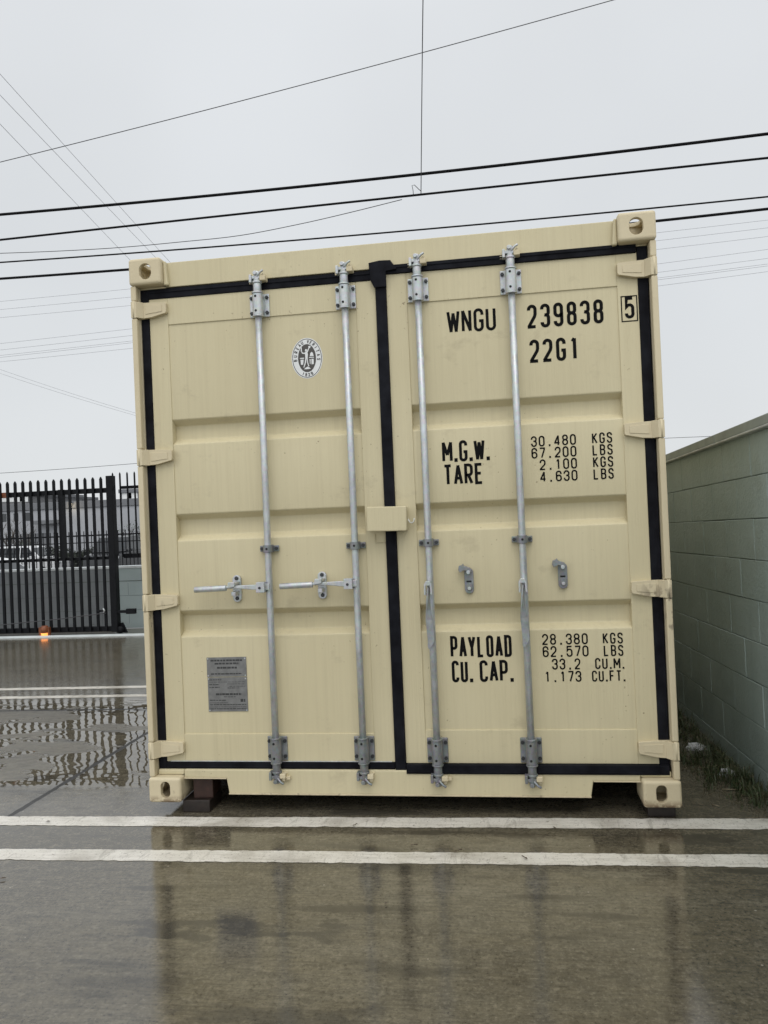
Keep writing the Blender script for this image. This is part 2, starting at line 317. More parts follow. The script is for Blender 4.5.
# ------------------------------------------------------------------ mesh helpers
AO = {}     # authored-space origin of each object
class MB:
    def __init__(s): s.v = []; s.f = []; s.mi = []; s.cur = 0; s.sm = []
    def add(s, vs, fs, smooth=False):
        o = len(s.v); s.v += [tuple(p) for p in vs]
        for f in fs: s.f.append([i+o for i in f]); s.mi.append(s.cur); s.sm.append(smooth)
        return s
    def mat(s, i): s.cur = i; return s
    def box(s, x0, x1, y0, y1, z0, z1, M=None):
        v = [Vector(p) for p in ((x0,y0,z0),(x1,y0,z0),(x1,y1,z0),(x0,y1,z0),(x0,y0,z1),(x1,y0,z1),(x1,y1,z1),(x0,y1,z1))]
        if M is not None: v = [M @ p for p in v]
        return s.add(v, [(0,3,2,1),(4,5,6,7),(0,1,5,4),(1,2,6,5),(2,3,7,6),(3,0,4,7)])
    def prism(s, pts, a0, a1, axis='y', smooth=False):
        # pts 2-D polygon; axis y: (x,z) extruded y; axis x: (y,z) extruded x; axis z: (x,y) extruded z
        n = len(pts)
        mk = {'y': lambda p, a: (p[0], a, p[1]), 'x': lambda p, a: (a, p[0], p[1]), 'z': lambda p, a: (p[0], p[1], a)}[axis]
        v = [mk(p, a0) for p in pts]+[mk(p, a1) for p in pts]
        f = [tuple(range(n))[::-1], tuple(range(n, 2*n))]+[(i, (i+1) % n, n+(i+1) % n, n+i) for i in range(n)]
        return s.add(v, f, smooth)
    def tube(s, path, r, n=10, cap=True, r2=None):
        path = [Vector(p) for p in path]; k = len(path); vs = []; up = None
        for i, p in enumerate(path):
            d = (path[min(i+1, k-1)]-path[max(i-1, 0)]).normalized()
            if up is None:
                up = Vector((0, 0, 1)) if abs(d.z) < 0.9 else Vector((0, 1, 0))
            a = d.cross(up).normalized(); up = a.cross(d).normalized(); b = up
            rr = (r if r2 is None else r+(r2-r)*i/(k-1)) if not isinstance(r, (list, tuple)) else r[i]
            for j in range(n):
                t = 2*PI*j/n; vs.append(p+a*math.cos(t)*rr+b*math.sin(t)*rr)
        fs = [(i*n+j, i*n+(j+1) % n, (i+1)*n+(j+1) % n, (i+1)*n+j) for i in range(k-1) for j in range(n)]
        s.add(vs, fs, True)
        if cap:
            o = len(s.v)-k*n
            for idx in (list(range(n))[::-1], [(k-1)*n+j for j in range(n)]):
                s.f.append([o+i for i in idx]); s.mi.append(s.cur); s.sm.append(False)
        return s
    def cylz(s, x, y, z0, z1, r, n=20): return s.tube([(x, y, z0), (x, y, z1)], r, n)
    def disc_y(s, x, z, y0, y1, r, n=12, sx=1.0): return s.prism([(x+r*sx*math.cos(2*PI*i/n), z+r*math.sin(2*PI*i/n)) for i in range(n)], y0, y1, 'y')
    def lathe(s, prof, M, n=16):
        k = len(prof); vs = []
        for (r, h) in prof:
            for j in range(n):
                t = 2*PI*j/n; vs.append(M @ Vector((r*math.cos(t), r*math.sin(t), h)))
        fs = [(i*n+j, i*n+(j+1) % n, (i+1)*n+(j+1) % n, (i+1)*n+j) for i in range(k-1) for j in range(n)]
        return s.add(vs, fs, True)
    def build(s, name, mats, parent=None, bevel=0, seg=2, origin=None, shift=(0, 0, 0), fixn=True):
        if not isinstance(mats, (list, tuple)): mats = [mats]
        if origin is None:
            c = [(min(v[i] for v in s.v)+max(v[i] for v in s.v))/2 for i in range(3)]
            if parent is None: c[2] = min(v[2] for v in s.v)
            c = Vector(c)
        else: c = Vector(origin)
        me = bpy.data.meshes.new(name)
        me.from_pydata([tuple(Vector(v)-c) for v in s.v], [], s.f)
        for m in mats: me.materials.append(m)
        for p, mi, sm in zip(me.polygons, s.mi, s.sm): p.material_index = mi; p.use_smooth = sm
        if fixn:
            bm = bmesh.new(); bm.from_mesh(me); bmesh.ops.recalc_face_normals(bm, faces=bm.faces); bm.to_mesh(me); bm.free()
        me.update()
        o = bpy.data.objects.new(name, me); C.objects.link(o)
        AO[o.name] = c
        if parent is not None: o.parent = parent; o.location = c-AO[parent.name]
        else: o.location = c+Vector(shift)
        if bevel:
            md = o.modifiers.new('bevel', 'BEVEL'); md.width = bevel; md.segments = seg; md.limit_method = 'ANGLE'; md.angle_limit = R(40)
        return o
def root(name, org, shift=(0, 0, 0), rz=0):
    o = bpy.data.objects.new(name, None); C.objects.link(o); AO[o.name] = Vector(org)
    o.location = Vector(org)+Vector(shift); o.rotation_euler = (0, 0, rz); o.empty_display_size = 0.2
    return o
def tag(o, label=None, cat=None, group=None, kind=None):
    if label: o['label'] = label
    if cat: o['category'] = cat
    if group: o['group'] = group
    if kind: o['kind'] = kind
    return o
def structure(o, label, cat): return tag(o, label, cat, kind='structure')
def dup(o, parent=None):
    c = o.copy(); C.objects.link(c); c.parent = parent; AO[c.name] = AO.get(o.name, Vector())
    for ch in [x for x in list(bpy.data.objects) if x.parent is o]: dup(ch, c)
    return c
def boolean_cut(o, cutters):
    for cobj in cutters:
        md = o.modifiers.new('cut', 'BOOLEAN'); md.object = cobj; md.operation = 'DIFFERENCE'; md.solver = 'EXACT'
    bpy.context.view_layer.update()
    dg = bpy.context.evaluated_depsgraph_get()
    me = bpy.data.meshes.new_from_object(o.evaluated_get(dg))
    o.modifiers.clear(); o.data = me
    for cobj in cutters: bpy.data.objects.remove(cobj, do_unlink=True)
def ray_at(u, v, Y):
    """point in the yard seen at that direction, at depth Y (metres beyond the container doors)"""
    d = AX_R*((u-384)/FPX)-AX_U*((v-512)/FPX)+AX_F
    t = (Y-CAM.y)/d.y
    return CAM+d*t
def on_ground(u, v, z=0.0):
    d = AX_R*((u-384)/FPX)-AX_U*((v-512)/FPX)+AX_F
    t = (z-CAM.z)/d.z
    return CAM+d*t

# ------------------------------------------------------------------ ground
g = MB(); g.add([(-70, -60, 0), (70, -60, 0), (70, 6.55, 0), (-70, 6.55, 0)], [(0, 1, 2, 3)])
o = g.build('yard_ground', MT['ground'], origin=(0, 0, 0), fixn=False)
structure(o, 'wet broom finished concrete yard reflecting the container', 'ground')
LOTZ, LOTS = -0.42, -0.024
def lotz(y): return LOTZ+LOTS*(y-6.55)
g = MB(); g.add([(-900, 6.55, LOTZ), (900, 6.55, LOTZ), (900, 1200, lotz(1200)), (-900, 1200, lotz(1200))], [(0, 1, 2, 3)])
g.add([(-70, 6.55, 0), (70, 6.55, 0), (70, 6.55, LOTZ), (-70, 6.55, LOTZ)], [(0, 1, 2, 3)])
o = g.build('lot_ground', MT['lot'], origin=(0, 0, LOTZ), fixn=False)
structure(o, 'damp asphalt of the lower parking lot beyond the gate', 'ground')
def stripe(name, xa, xb, yc0, x0, slope, w, label, seed):
    rnd = random.Random(seed); m = MB(); n = 900; vs = []; jit = [rnd.gauss(0, .0022) for _ in range(2*n+4)]
    for i in range(n+1):
        x = xa+(xb-xa)*i/n; yc = yc0+slope*(x-x0)
        a = sum(jit[i:i+3])/2+0.0015*math.sin(x*9); b = sum(jit[n+i:n+i+3])/2+0.0015*math.sin(x*7+2)
        vs += [(x, yc-w/2+a, 0.0015), (x, yc+w/2+b, 0.0015)]
    m.add(vs, [(2*i, 2*i+2, 2*i+3, 2*i+1) for i in range(n)])
    o = m.build(name, MT['stripe'], origin=(0, 0, 0.0015), fixn=False); o.data.update()
    structure(o, label, 'painted line')
stripe('painted_line', -7, 2.86, -0.092, -0.71, 0.0255, 0.110, 'white painted bay line right at the foot of the container doors', 1)
stripe('painted_line', -7, 2.88, -0.446, -0.466, 0.0275, 0.105, 'white painted bay line nearest the viewer, in front of the container', 2)
stripe('painted_line', -9, 2.80, 2.787, -2.69, 0.030, 0.09, 'farther of the two thin white lines left of the container', 3)
stripe('painted_line', -9, 2.80, 2.462, -2.48, 0.030, 0.09, 'nearer of the two thin white lines left of the container', 4)

# ------------------------------------------------------------------ container
SH = (0, 0, 0.06)
Wd, Ht, Ln = 2.438, 2.591, 6.058
ORG = (Wd/2, Ln/2, 0)
box = root('shipping_container', ORG, SH)
tag(box, 'beige steel shipping container with closed double doors, black gaskets and four galvanised locking bars', 'shipping container')

def casting(x0, x1, z0, z1, top, left):
    m = MB(); m.box(x0, x1, 0, 0.178, z0, z1)
    o = m.build('corner_casting', MT['worn'], box)
    # round the outer front edges
    bm = bmesh.new(); bm.from_mesh(o.data)
    bmesh.ops.bevel(bm, geom=[e for e in bm.edges], offset=0.014, segments=4, affect='EDGES', profile=0.5)
    bm.to_mesh(o.data); bm.free()
    for p in o.data.polygons: p.use_smooth = False
    cut = []
    w = 0.026
    inner = MB().box(x0+w, x1-w, w, 0.178-w, z0+w*0.7, z1-w*0.7).build('cutter', MT['dark'])
    cut.append(inner)
    cx = (x0+x1)/2 + (0.004 if left else -0.004); cz = (z0+z1)/2+(-0.002 if top else 0.002)
    def oval(cx, cz, rx, rz, n=24):
        pts = []
        for i in range(n):
            a = 2*PI*i/n; ca, sa = math.cos(a), math.sin(a)
            if rz > rx: pts.append((cx+rx*ca, cz+rx*sa+(rz-rx)*(1 if sa > 0 else -1)))
            else: pts.append((cx+rz*ca+(rx-rz)*(1 if ca > 0 else -1), cz+rz*sa))
        return pts
    if top:
        hole = MB().prism(oval(cx, cz, 0.030, 0.038), -0.05, w+0.01, 'y').build('cutter', MT['dark'])
        th = MB().prism(oval((x0+x1)/2, 0.09, 0.032, 0.055), z1-0.03, z1+0.05, 'z').build('cutter', MT['dark'])
        cut.append(th)
    else:
        hole = MB().prism(oval(cx, cz, 0.0235, 0.0385), -0.05, w+0.01, 'y').build('cutter', MT['dark'])
    cut.append(hole)
    sx = (x0-0.05, x0+w+0.01) if left else (x1-w-0.01, x1+0.05)
    cut.append(MB().prism(oval(0.09, cz, 0.040, 0.026), sx[0], sx[1], 'x').build('cutter', MT['dark']))
    for c in cut:
        c.parent = None
        c.location = AO[c.name]+Vector(SH)
    boolean_cut(o, cut)
    md = o.modifiers.new('bevel', 'BEVEL'); md.width = 0.0025; md.segments = 2; md.limit_method = 'ANGLE'; md.angle_limit = R(50)
for left in (1, 0):
    x0, x1 = (0, 0.162) if left else (Wd-0.162, Wd)
    casting(x0, x1, 0, 0.118, False, left)
    casting(x0, x1, Ht-0.118, Ht+0.009, True, left)

# header
m = MB()
m.box(0.1625, Wd-0.1625, 0.058, 0.17, 2.468, 2.587)
m.box(0.032, 0.1624, 0.058, 0.17, 2.4645, 2.4725); m.box(Wd-0.1624, Wd-0.032, 0.058, 0.17, 2.4645, 2.4725)
m.box(0.032, Wd-0.032, 0.072, 0.17, 2.4405, 2.4640)
m.build('header', MT['paint'], box, 0.003)
for s_, xx in ((1, 0.1625), (-1, Wd-0.1625)):   # weld webs where the header meets the castings
    m = MB(); m.prism([(xx, 2.470), (xx+s_*0.022, 2.470), (xx+s_*0.012, 2.5875), (xx, 2.5875)], 0.030, 0.0575, 'y')
    m.build('weld_gusset', MT['paint'], box, 0.006)
# sill with fork pockets
pts = [(0.163, 0.144), (0.163, 0.104), (0.372, 0.104), (0.384, 0.031), (2.060, 0.031), (2.072, 0.101), (2.275, 0.101), (2.275, 0.144)]
m = MB(); m.prism(pts, 0.046, 0.13, 'y')
m.box(0.032, 0.162, 0.046, 0.13, 0.119, 0.1435); m.box(Wd-0.162, Wd-0.032, 0.046, 0.13, 0.119, 0.1435)
m.build('sill', MT['paint'], box, 0.005)
m = MB()
m.box(0.384, 2.060, 0.040, 0.0455, 0.028, 0.036); m.box(0.163, 0.374, 0.040, 0.0455, 0.101, 0.107); m.box(2.072, 2.275, 0.040, 0.0455, 0.098, 0.104)
m.build('sill_lip', MT['worn'], box, 0.0015)
m = MB(); m.box(0.034, Wd-0.034, 0.080, 0.13, 0.1437, 0.1595)
m.build('threshold', MT['dark'], box)
# corner posts, open between the hinge lugs
HZ = [(2.320, 2.398), (1.609, 1.686), (0.910, 0.987), (0.204, 0.281)]
for left in (1, 0):
    sg = 1 if left else -1; bx = 0 if left else Wd
    m = MB()
    def sb(x0, x1, y0, y1, z0, z1):
        a, b = bx+sg*x0, bx+sg*x1; m.box(min(a, b), max(a, b), y0, y1, z0, z1)
    zs = [2.4725]
    for a, b in HZ: zs += [b+0.003, a-0.003]
    zs.append(0.1185)
    for i in range(0, len(zs), 2): sb(0.002, 0.029, 0.012, 0.05, zs[i+1], zs[i])
    sb(0.002, 0.029, 0.0505, 0.165, 0.1185, 2.4725)
    m.build('corner_post', MT['worn'], box, 0.005)

# body behind the doors
def corrugated(name, x, length, z0, z1, inward):
    m = MB(); y = 0.16; pr = []; d = 0.036
    while y < length-0.16:
        pr += [(y, 0), (y+0.07, 0), (y+0.138, d), (y+0.208, d)]; y += 0.276
    vs = []
    for (yy, dd) in pr:
        xx = x+inward*dd; vs += [(xx, yy, z0), (xx, yy, z1)]
    fs = [(2*i, 2*i+2, 2*i+3, 2*i+1) for i in range(len(pr)-1)]
    m.add(vs, fs); m.build(name, MT['paint'], box)
corrugated('side_wall', 0.006, Ln, 0.12, 2.52, 1); corrugated('side_wall', Wd-0.006, Ln, 0.12, 2.52, -1)
for a, b, z0, z1 in ((0.004, 0.05, 0.02, 0.17), (Wd-0.05, Wd-0.004, 0.02, 0.17), (0.004, 0.06, 2.50, 2.571), (Wd-0.06, Wd-0.004, 2.50, 2.571)):
    MB().box(a, b, 0.18, Ln-0.16, z0, z1).build('side_rail', MT['paint'], box, 0.003)
m = MB(); m.box(0.061, Wd-0.061, 0.171, Ln-0.05, 2.550, 2.568); m.build('roof', MT['paint'], box)
m = MB(); m.box(0.0, Wd, Ln-0.05, Ln, 0.0, 2.575); m.build('end_wall', MT['paint'], box)
m = MB(); m.box(0.052, Wd-0.052, 0.131, Ln-0.06, 0.140, 0.17)
for i in range(17): m.box(0.052, Wd-0.052, 0.35+i*0.33, 0.40+i*0.33, 0.03, 0.139)
m.build('floor_frame', MT['dark'], box)

# doors
YF, YP = 0.065, 0.0705
def door(name, x0, x1, z0, z1, px0, px1, pz0, pz1, label):
    m = MB()
    m.box(x0, px0, YF, 0.125, z0, z1); m.box(px1, x1, YF, 0.125, z0, z1)
    m.box(px0, px1, YF, 0.125, z0, pz0); m.box(px0, px1, YF, 0.125, pz1, z1)
    prof = [(YP, pz0-0.002), (YP, 0.775), (YP+0.042, 0.800), (YP+0.042, 0.875), (YP, 0.902),
            (YP, 1.239), (YP+0.042, 1.264), (YP+0.042, 1.341), (YP, 1.368),
            (YP, 1.707), (YP+0.042, 1.732), (YP+0.042, 1.799), (YP, 1.826), (YP, pz1+0.002)]
    # soften the folds
    pp = []
    for i, p in enumerate(prof):
        if i in (0, len(prof)-1): pp.append(p); continue
        a, b = prof[i-1], prof[i+1]; P = Vector(p); A = Vector(a); B = Vector(b)
        da = (A-P).normalized(); db = (B-P).normalized(); r = 0.006
        for t in (0, .25, .5, .75, 1):
            q0, q2 = P+da*r, P+db*r
            q = q0*(1-t)**2+P*2*t*(1-t)+q2*t*t; pp.append((q.x, q.y))
    nx = 2; vs = []
    for (yy, zz) in pp:
        vs += [(px0-0.002, yy, zz), (px1+0.002, yy, zz)]
    m.add(vs, [(2*i, 2*i+1, 2*i+3, 2*i+2) for i in range(len(pp)-1)], True)
    o = m.build(name, MT['paint'], box, 0.0022)
    # keep the sheet from being flipped by its open edge
    return tag(o, label)
dl = door('door', 0.070, 1.184, 0.177, 2.417, 0.164, 1.090, 0.309, 2.288, 'left door leaf with the round emblem and data plates')
dr = door('door', 1.235, 2.361, 0.172, 2.438, 1.330, 2.272, 0.324, 2.297, 'right door leaf with the black stencilled numbers')

def ring(mb, x0, x1, z0, z1, ix0, ix1, iz0, iz1, y0, y1):
    mb.box(x0, ix0, y0, y1, z0, z1); mb.box(ix1, x1, y0, y1, z0, z1)
    mb.box(ix0, ix1, y0, y1, z0, iz0); mb.box(ix0, ix1, y0, y1, iz1, z1)
m = MB(); m.box(0.031, 0.0695, 0.060, 0.10, 0.144, 2.463); m.box(0.0695, 1.182, 0.060, 0.10, 2.4175, 2.4635); m.box(0.0695, 1.182, 0.060, 0.10, 0.1445, 0.1765)
m.box(0.0705, 1.181, 0.0565, 0.0598, 2.444, 2.452); m.box(0.0705, 1.181, 0.0565, 0.0598, 0.150, 0.156)
m.build('gasket', MT['rubber'], dl, 0.003)
m = MB(); m.box(1.1855, 1.2345, 0.052, 0.10, 0.128, 2.470); m.box(2.3615, 2.405, 0.060, 0.10, 0.140, 2.4635)
m.box(1.2376, 2.358, 0.055, 0.10, 2.4385, 2.479); m.box(1.2376, 2.358, 0.040, 0.10, 0.130, 0.1715); m.box(2.358, 2.3985, 0.042, 0.0595, 0.130, 0.1715)
m.prism([(1.160, 2.492), (1.166, 2.410), (1.182, 2.376), (1.2385, 2.376), (1.2385, 2.448), (1.290, 2.454), (1.262, 2.497), (1.21, 2.499)], 0.040, 0.0515, 'y')
m.box(1.239, 2.357, 0.0515, 0.0548, 2.462, 2.470); m.box(1.239, 2.357, 0.0365, 0.0398, 0.137, 0.143)
m.build('gasket', MT['rubber'], dr, 0.003)
# faint sealant bead along the lower edges of the leaves
m = MB(); m.box(0.09, 1.17, 0.060, 0.0647, 0.1775, 0.1815); m.build('drip_edge', MT['galv'], dl, 0.001)

# hinges
def hinge(parent, bx, sg, z0, z1):
    m = MB(); h = z1-z0
    pts = [(0.030, z0), (0.090, z0+0.004), (0.130, z0+0.013), (0.162, z0+0.020), (0.166, z0+0.027), (0.166, z1-0.012), (0.162, z1-0.006), (0.09, z1-0.002), (0.03, z1-0.001)]
    m.prism([(bx+sg*a, b) for a, b in pts], 0.040, 0.0645, 'y')
    m.prism([(bx+sg*a, b) for a, b in ((0.062, z0+0.020), (0.145, z0+0.028), (0.145, z1-0.018), (0.062, z1-0.014))], 0.0375, 0.0398, 'y')
    a, b = bx+sg*0.002, bx+sg*0.0298; m.box(min(a, b), max(a, b), 0.010, 0.062, z0, z1)
    m.prism([(bx+sg*0.0299, 0.010), (bx+sg*0.052, 0.0395), (bx+sg*0.0299, 0.0395)], z0+0.0005, z1-0.0005, 'z')
    m.build('hinge', MT['worn'], parent, 0.0022)
    m = MB(); m.tube([(bx+sg*0.014, 0.017, z0-0.0025), (bx+sg*0.014, 0.017, z1+0.0025)], 0.008, 12); m.build('hinge_pin', MT['worn'], parent)
for a, b in HZ: hinge(dl, 0, 1, a, b); hinge(dr, Wd, -1, a, b)

# locking gear
def bolt(m, x, z, y, r=0.0085, hgt=0.009):
    m.disc_y(x, z, y-hgt, y, r, 6)
BOLT = {}
def put_bolt(parent, x, y, z, r=0.0088):
    if 'me' not in BOLT:
        m = MB(); m.prism([(r*math.cos(PI*i/3), r*math.sin(PI*i/3)) for i in range(6)], -0.0045, 0.0045, 'y')
        m.tube([(0, -0.0046, 0), (0, -0.0085, 0)], 0.0048, 8)
        o = m.build('bolt', MT['bolt'], parent, origin=(0, 0, 0)); BOLT['me'] = o.data
    else:
        o = bpy.data.objects.new('bolt', BOLT['me']); C.objects.link(o); o.parent = parent
    o.location = Vector((x, y, z))-AO[parent.name]
def guide(parent, x, zc, h, mats, up):
    hw = 0.048
    m = MB(); z0, z1 = zc-h/2, zc+h/2
    m.box(x-hw, x+hw, 0.056, 0.0635, z0+0.004, z1-0.004)
    o = m.build('bar_guide', [mats], parent, 0.004)
    m = MB()
    pts = []
    for i in range(13):
        a = PI*i/12; pts.append((x+0.0245*math.cos(a), 0.028-0.0225*math.sin(a)))
    pts = [(x+0.0245, 0.0555)]+pts+[(x-0.0245, 0.0555)]
    m.prism(pts, z0+0.006, z1-0.010, 'z')
    m.cylz(x, 0.028, z0-0.001, z0+0.0055, 0.0265); m.cylz(x, 0.028, z1-0.0095, z1-0.002, 0.0265)
    m.mat(1)
    for sz in (-1, 1): m.disc_y(x-0.004, zc+sz*0.034, 0.0035, 0.0072, 0.0058, 10)
    m.build('guide_housing', [mats, MT['hole']], parent, 0.0015)
    for sx in (-1, 1):
        for sz in (-1, 1): put_bolt(parent, x+sx*0.0375, 0.0515, zc+sz*0.036)
def cam(parent, x, z, d, mats, skew):
    # d=+1 for the top, -1 for the bottom
    m = MB(); zz = lambda a: z+d*a
    m.tube([(x, 0.030, zz(-0.055)), (x, 0.030, zz(-0.012))], 0.0195, 18)
    m.tube([(x, 0.030, zz(-0.014)), (x, 0.030, zz(-0.004))], 0.0235, 18)
    m.tube([(x, 0.030, zz(-0.004)), (x, 0.032, zz(0.030)), (x+skew*0.004, 0.030, zz(0.045))], [0.018, 0.015, 0.011], 12)
    b = (min(zz(0.006), zz(0.020)), max(zz(0.006), zz(0.020)))
    m.box(x-0.030, x+0.016, 0.016, 0.046, b[0], b[1])
    m.box(x-0.034, x-0.022, 0.010, 0.050, min(zz(-0.012), zz(0.026)), max(zz(-0.012), zz(0.026)))
    m.tube([(x+0.004, 0.020, zz(0.016)), (x+0.022, 0.012, zz(0.034)), (x+0.036, 0.012, zz(0.042))], 0.006, 8)
    m.disc_y(x-0.004, zz(0.032), 0.006, 0.02, 0.010, 8)
    m.build('cam', mats, parent, 0.002)
    m = MB()
    m.box(x+0.016, x+0.044, 0.014, 0.060, min(zz(-0.004), zz(0.018)), max(zz(-0.004), zz(0.018)))
    m.box(x-0.046, x+0.0155, 0.0545, 0.0600, min(zz(-0.006), zz(0.012)), max(zz(-0.006), zz(0.012)))
    m.prism([(x+0.020, zz(0.018)), (x+0.042, zz(0.018)), (x+0.038, zz(0.032)), (x+0.028, zz(0.032))], 0.022, 0.050, 'y')
    m.build('cam_keeper', MT['worn'], parent, 0.003)
BX = [(dl, 0.627), (dl, 1.043), (dr, 1.384), (dr, 1.806)]
for k, (p, x) in enumerate(BX):
    m = MB(); m.tube([(x, 0.030, 0.16), (x, 0.030, 0.8), (x+0.0005, 0.030, 1.5), (x, 0.030, 2.42)], 0.0160, 20)
    m.build('locking_bar', MT['galv'], p)
    zt = (2.340, 2.346, 2.352, 2.352)[k]; zb = (0.243, 0.243, 0.235, 0.235)[k]
    guide(p, x, zt, 0.118, MT['galv'], 1); guide(p, x, zb, 0.122, MT['galvd'], -1)
    cam(p, x, zt+0.112, 1, MT['galv'], 1); cam(p, x, zb-0.112, -1, MT['galvd'], -1 if k % 2 else 1)
    m = MB(); zc = 1.187
    m.box(x-0.046, x+0.046, 0.055, 0.0635, zc-0.014, zc+0.014)
    pts = [(x+0.0225, 0.0545)]+[(x+0.0225*math.cos(PI*i/10), 0.030-0.0215*math.sin(PI*i/10)) for i in range(11)]+[(x-0.0225, 0.0545)]
    m.prism(pts, zc-0.018, zc+0.018, 'z'); m.mat(1); m.disc_y(x, zc, 0.0055, 0.009, 0.0055, 10); m.build('bar_bracket', [MT['galvd'], MT['hole']], p, 0.002)
    for bxx in (x-0.035, x+0.035): put_bolt(p, bxx, 0.0505, zc)
def oval2(cx, cz, rx, rz, n=28):
    pts = []
    for i in range(n):
        a = 2*PI*(i+0.5)/n; ca, sa = math.cos(a), math.sin(a)
        pts.append((cx+rx*ca, cz+rx*sa+(rz-rx)*(1 if sa > 0 else -1)))
    return pts
# left-leaf handles, closed into their retainers
for k, x in enumerate((0.627, 1.043)):
    zc = 1.010+0.004*k; hx = x-0.168
    m = MB()
    m.prism([(x-0.357, zc-0.012), (x-0.352, zc-0.014), (x-0.25, zc-0.010), (x-0.20, zc-0.002), (x-0.13, zc-0.004), (x-0.05, zc-0.013), (x-0.02, zc-0.013), (x-0.02, zc+0.013), (x-0.08, zc+0.013), (x-0.20, zc+0.010), (x-0.25, zc+0.007), (x-0.352, zc+0.008), (x-0.357, zc+0.006)], -0.006, 0.006, 'y')
    m.tube([(x-0.357, 0.0, zc-0.003), (x-0.20, 0.0, zc+0.001)], 0.0142, 12)
    m.build('door_handle', MT['galv'], dl, 0.003)
    m = MB(); m.box(x-0.052, x-0.012, -0.016, 0.026, zc-0.024, zc+0.024); m.box(x-0.022, x+0.006, 0.006, 0.036, zc-0.015, zc+0.015)
    m.mat(1); m.disc_y(x-0.034, zc-0.002, -0.0195, -0.0162, 0.0065, 10); m.build('handle_hub', [MT['galv'], MT['bolt']], dl, 0.003)
    m = MB(); m.prism(oval2(hx, zc-0.008, 0.021, 0.064), 0.054, 0.0695, 'y')
    m.box(hx-0.010, hx+0.012, 0.0, 0.054, zc-0.038, zc-0.018); m.box(hx-0.016, hx+0.016, -0.014, 0.053, zc+0.014, zc+0.026)
    m.prism([(hx-0.018, zc+0.028), (hx+0.016, zc+0.030), (hx+0.013, zc+0.006), (hx-0.024, zc+0.000)], -0.018, -0.0075, 'y')
    m.mat(1); m.disc_y(hx+0.001, zc+0.041, 0.048, 0.0538, 0.010, 8); m.disc_y(hx+0.001, zc-0.054, 0.048, 0.0538, 0.010, 8)
    m.build('handle_retainer', [MT['galv'], MT['bolt']], dl, 0.003)
# right-leaf seal catches and hanging handles
for k, x in enumerate((1.560, 1.979)):
    zc = 1.006+0.010*k
    m = MB(); m.prism(oval2(x, zc, 0.0205, 0.058), 0.056, 0.0695, 'y')
    m.prism([(x-0.020, zc+0.050), (x-0.040, zc+0.040), (x-0.046, zc+0.052), (x-0.043, zc+0.070), (x-0.030, zc+0.074), (x-0.024, zc+0.080), (x-0.020, zc+0.070), (x+0.008, zc+0.060), (x+0.014, zc+0.040)], 0.030, 0.0555, 'y')
    m.prism(oval2(x+0.001, zc-0.026, 0.012, 0.017), 0.046, 0.0557, 'y')
    m.mat(2); m.disc_y(x-0.001, zc+0.041, 0.022, 0.0298, 0.009, 12); m.disc_y(x+0.001, zc-0.034, 0.040, 0.0458, 0.008, 12)
    m.mat(1); m.box(x-0.012, x+0.011, 0.0525, 0.0557, zc-0.006, zc+0.001)
    m.build('seal_catch', [MT['galvd'], MT['hole'], MT['galv']], dr, 0.002)
for k, x in enumerate((1.379, 1.801)):
    m = MB()
    m.prism([(x-0.021, 0.953), (x-0.021, 1.000), (x-0.012, 1.015), (x+0.006, 1.015), (x+0.015, 1.000), (x+0.017, 0.953), (x+0.008, 0.953), (x+0.006, 0.995), (x-0.012, 0.995), (x-0.013, 0.953)], -0.014, 0.012, 'y')
    m.build('handle_hub', MT['galv'], dr, 0.002)
    # strip with a half twist, hanging down
    m = MB(); secs = [(0.985, 0.006, 70), (0.94, 0.008, 65), (0.885, 0.011, 35), (0.84, 0.016, 8), (0.79, 0.016, 0), (0.745, 0.0155, 0), (0.722, 0.010, 0), (0.708, 0.003, 0)]
    vs = []
    for i, (z, hw, tw) in enumerate(secs):
        cx = x-0.002-0.004*math.sin(i*0.9)-(0.006 if z < 0.74 else 0); a = R(tw); th = 0.0045
        for (p, q) in ((-hw, -th), (hw, -th), (hw, th), (-hw, th)):
            vs.append((cx+p*math.cos(a)-q*math.sin(a), -0.003+p*math.sin(a)+q*math.cos(a), z))
    n = len(secs); fs = [(4*i+j, 4*i+(j+1) % 4, 4*i+4+(j+1) % 4, 4*i+4+j) for i in range(n-1) for j in range(4)]+[(3, 2, 1, 0), tuple(4*n-4+j for j in range(4))]
    m.add(vs, fs); m.build('door_handle', MT['galvm'], dr, 0.001)
# lock box across the middle seam
m = MB(); m.prism([(1.110, 1.250), (1.291, 1.246), (1.295, 1.358), (1.112, 1.362)], -0.012, 0.000, 'y')
m.box(1.113, 1.122, 0.0, 0.063, 1.250, 1.356); m.box(1.280, 1.291, 0.0, 0.063, 1.250, 1.356); m.box(1.122, 1.280, 0.0, 0.048, 1.250, 1.262); m.box(1.235, 1.281, 0.0, 0.050, 1.346, 1.3565)
m.build('lock_box', MT['paint'], dr, 0.004)
m = MB(); m.tube([(1.294, 0.045, 1.300), (1.300, 0.045, 1.285), (1.310, 0.045, 1.280), (1.320, 0.045, 1.288), (1.322, 0.045, 1.302)], 0.0028, 8); m.build('seal_hook', MT['white'], dr)
m = MB(); m.box(1.133, 1.182, 0.058, 0.0645, 1.195, 1.199); m.box(1.133, 1.136, 0.058, 0.0645, 1.199, 1.235); m.build('lock_box_stop', MT['paint'], dl, 0.001)
for a in (1.425, 0.670): MB().box(a, a+0.02, 0.028, 0.0455, 0.104, 0.118).build('stop_lug', MT['worn'], box, 0.002)

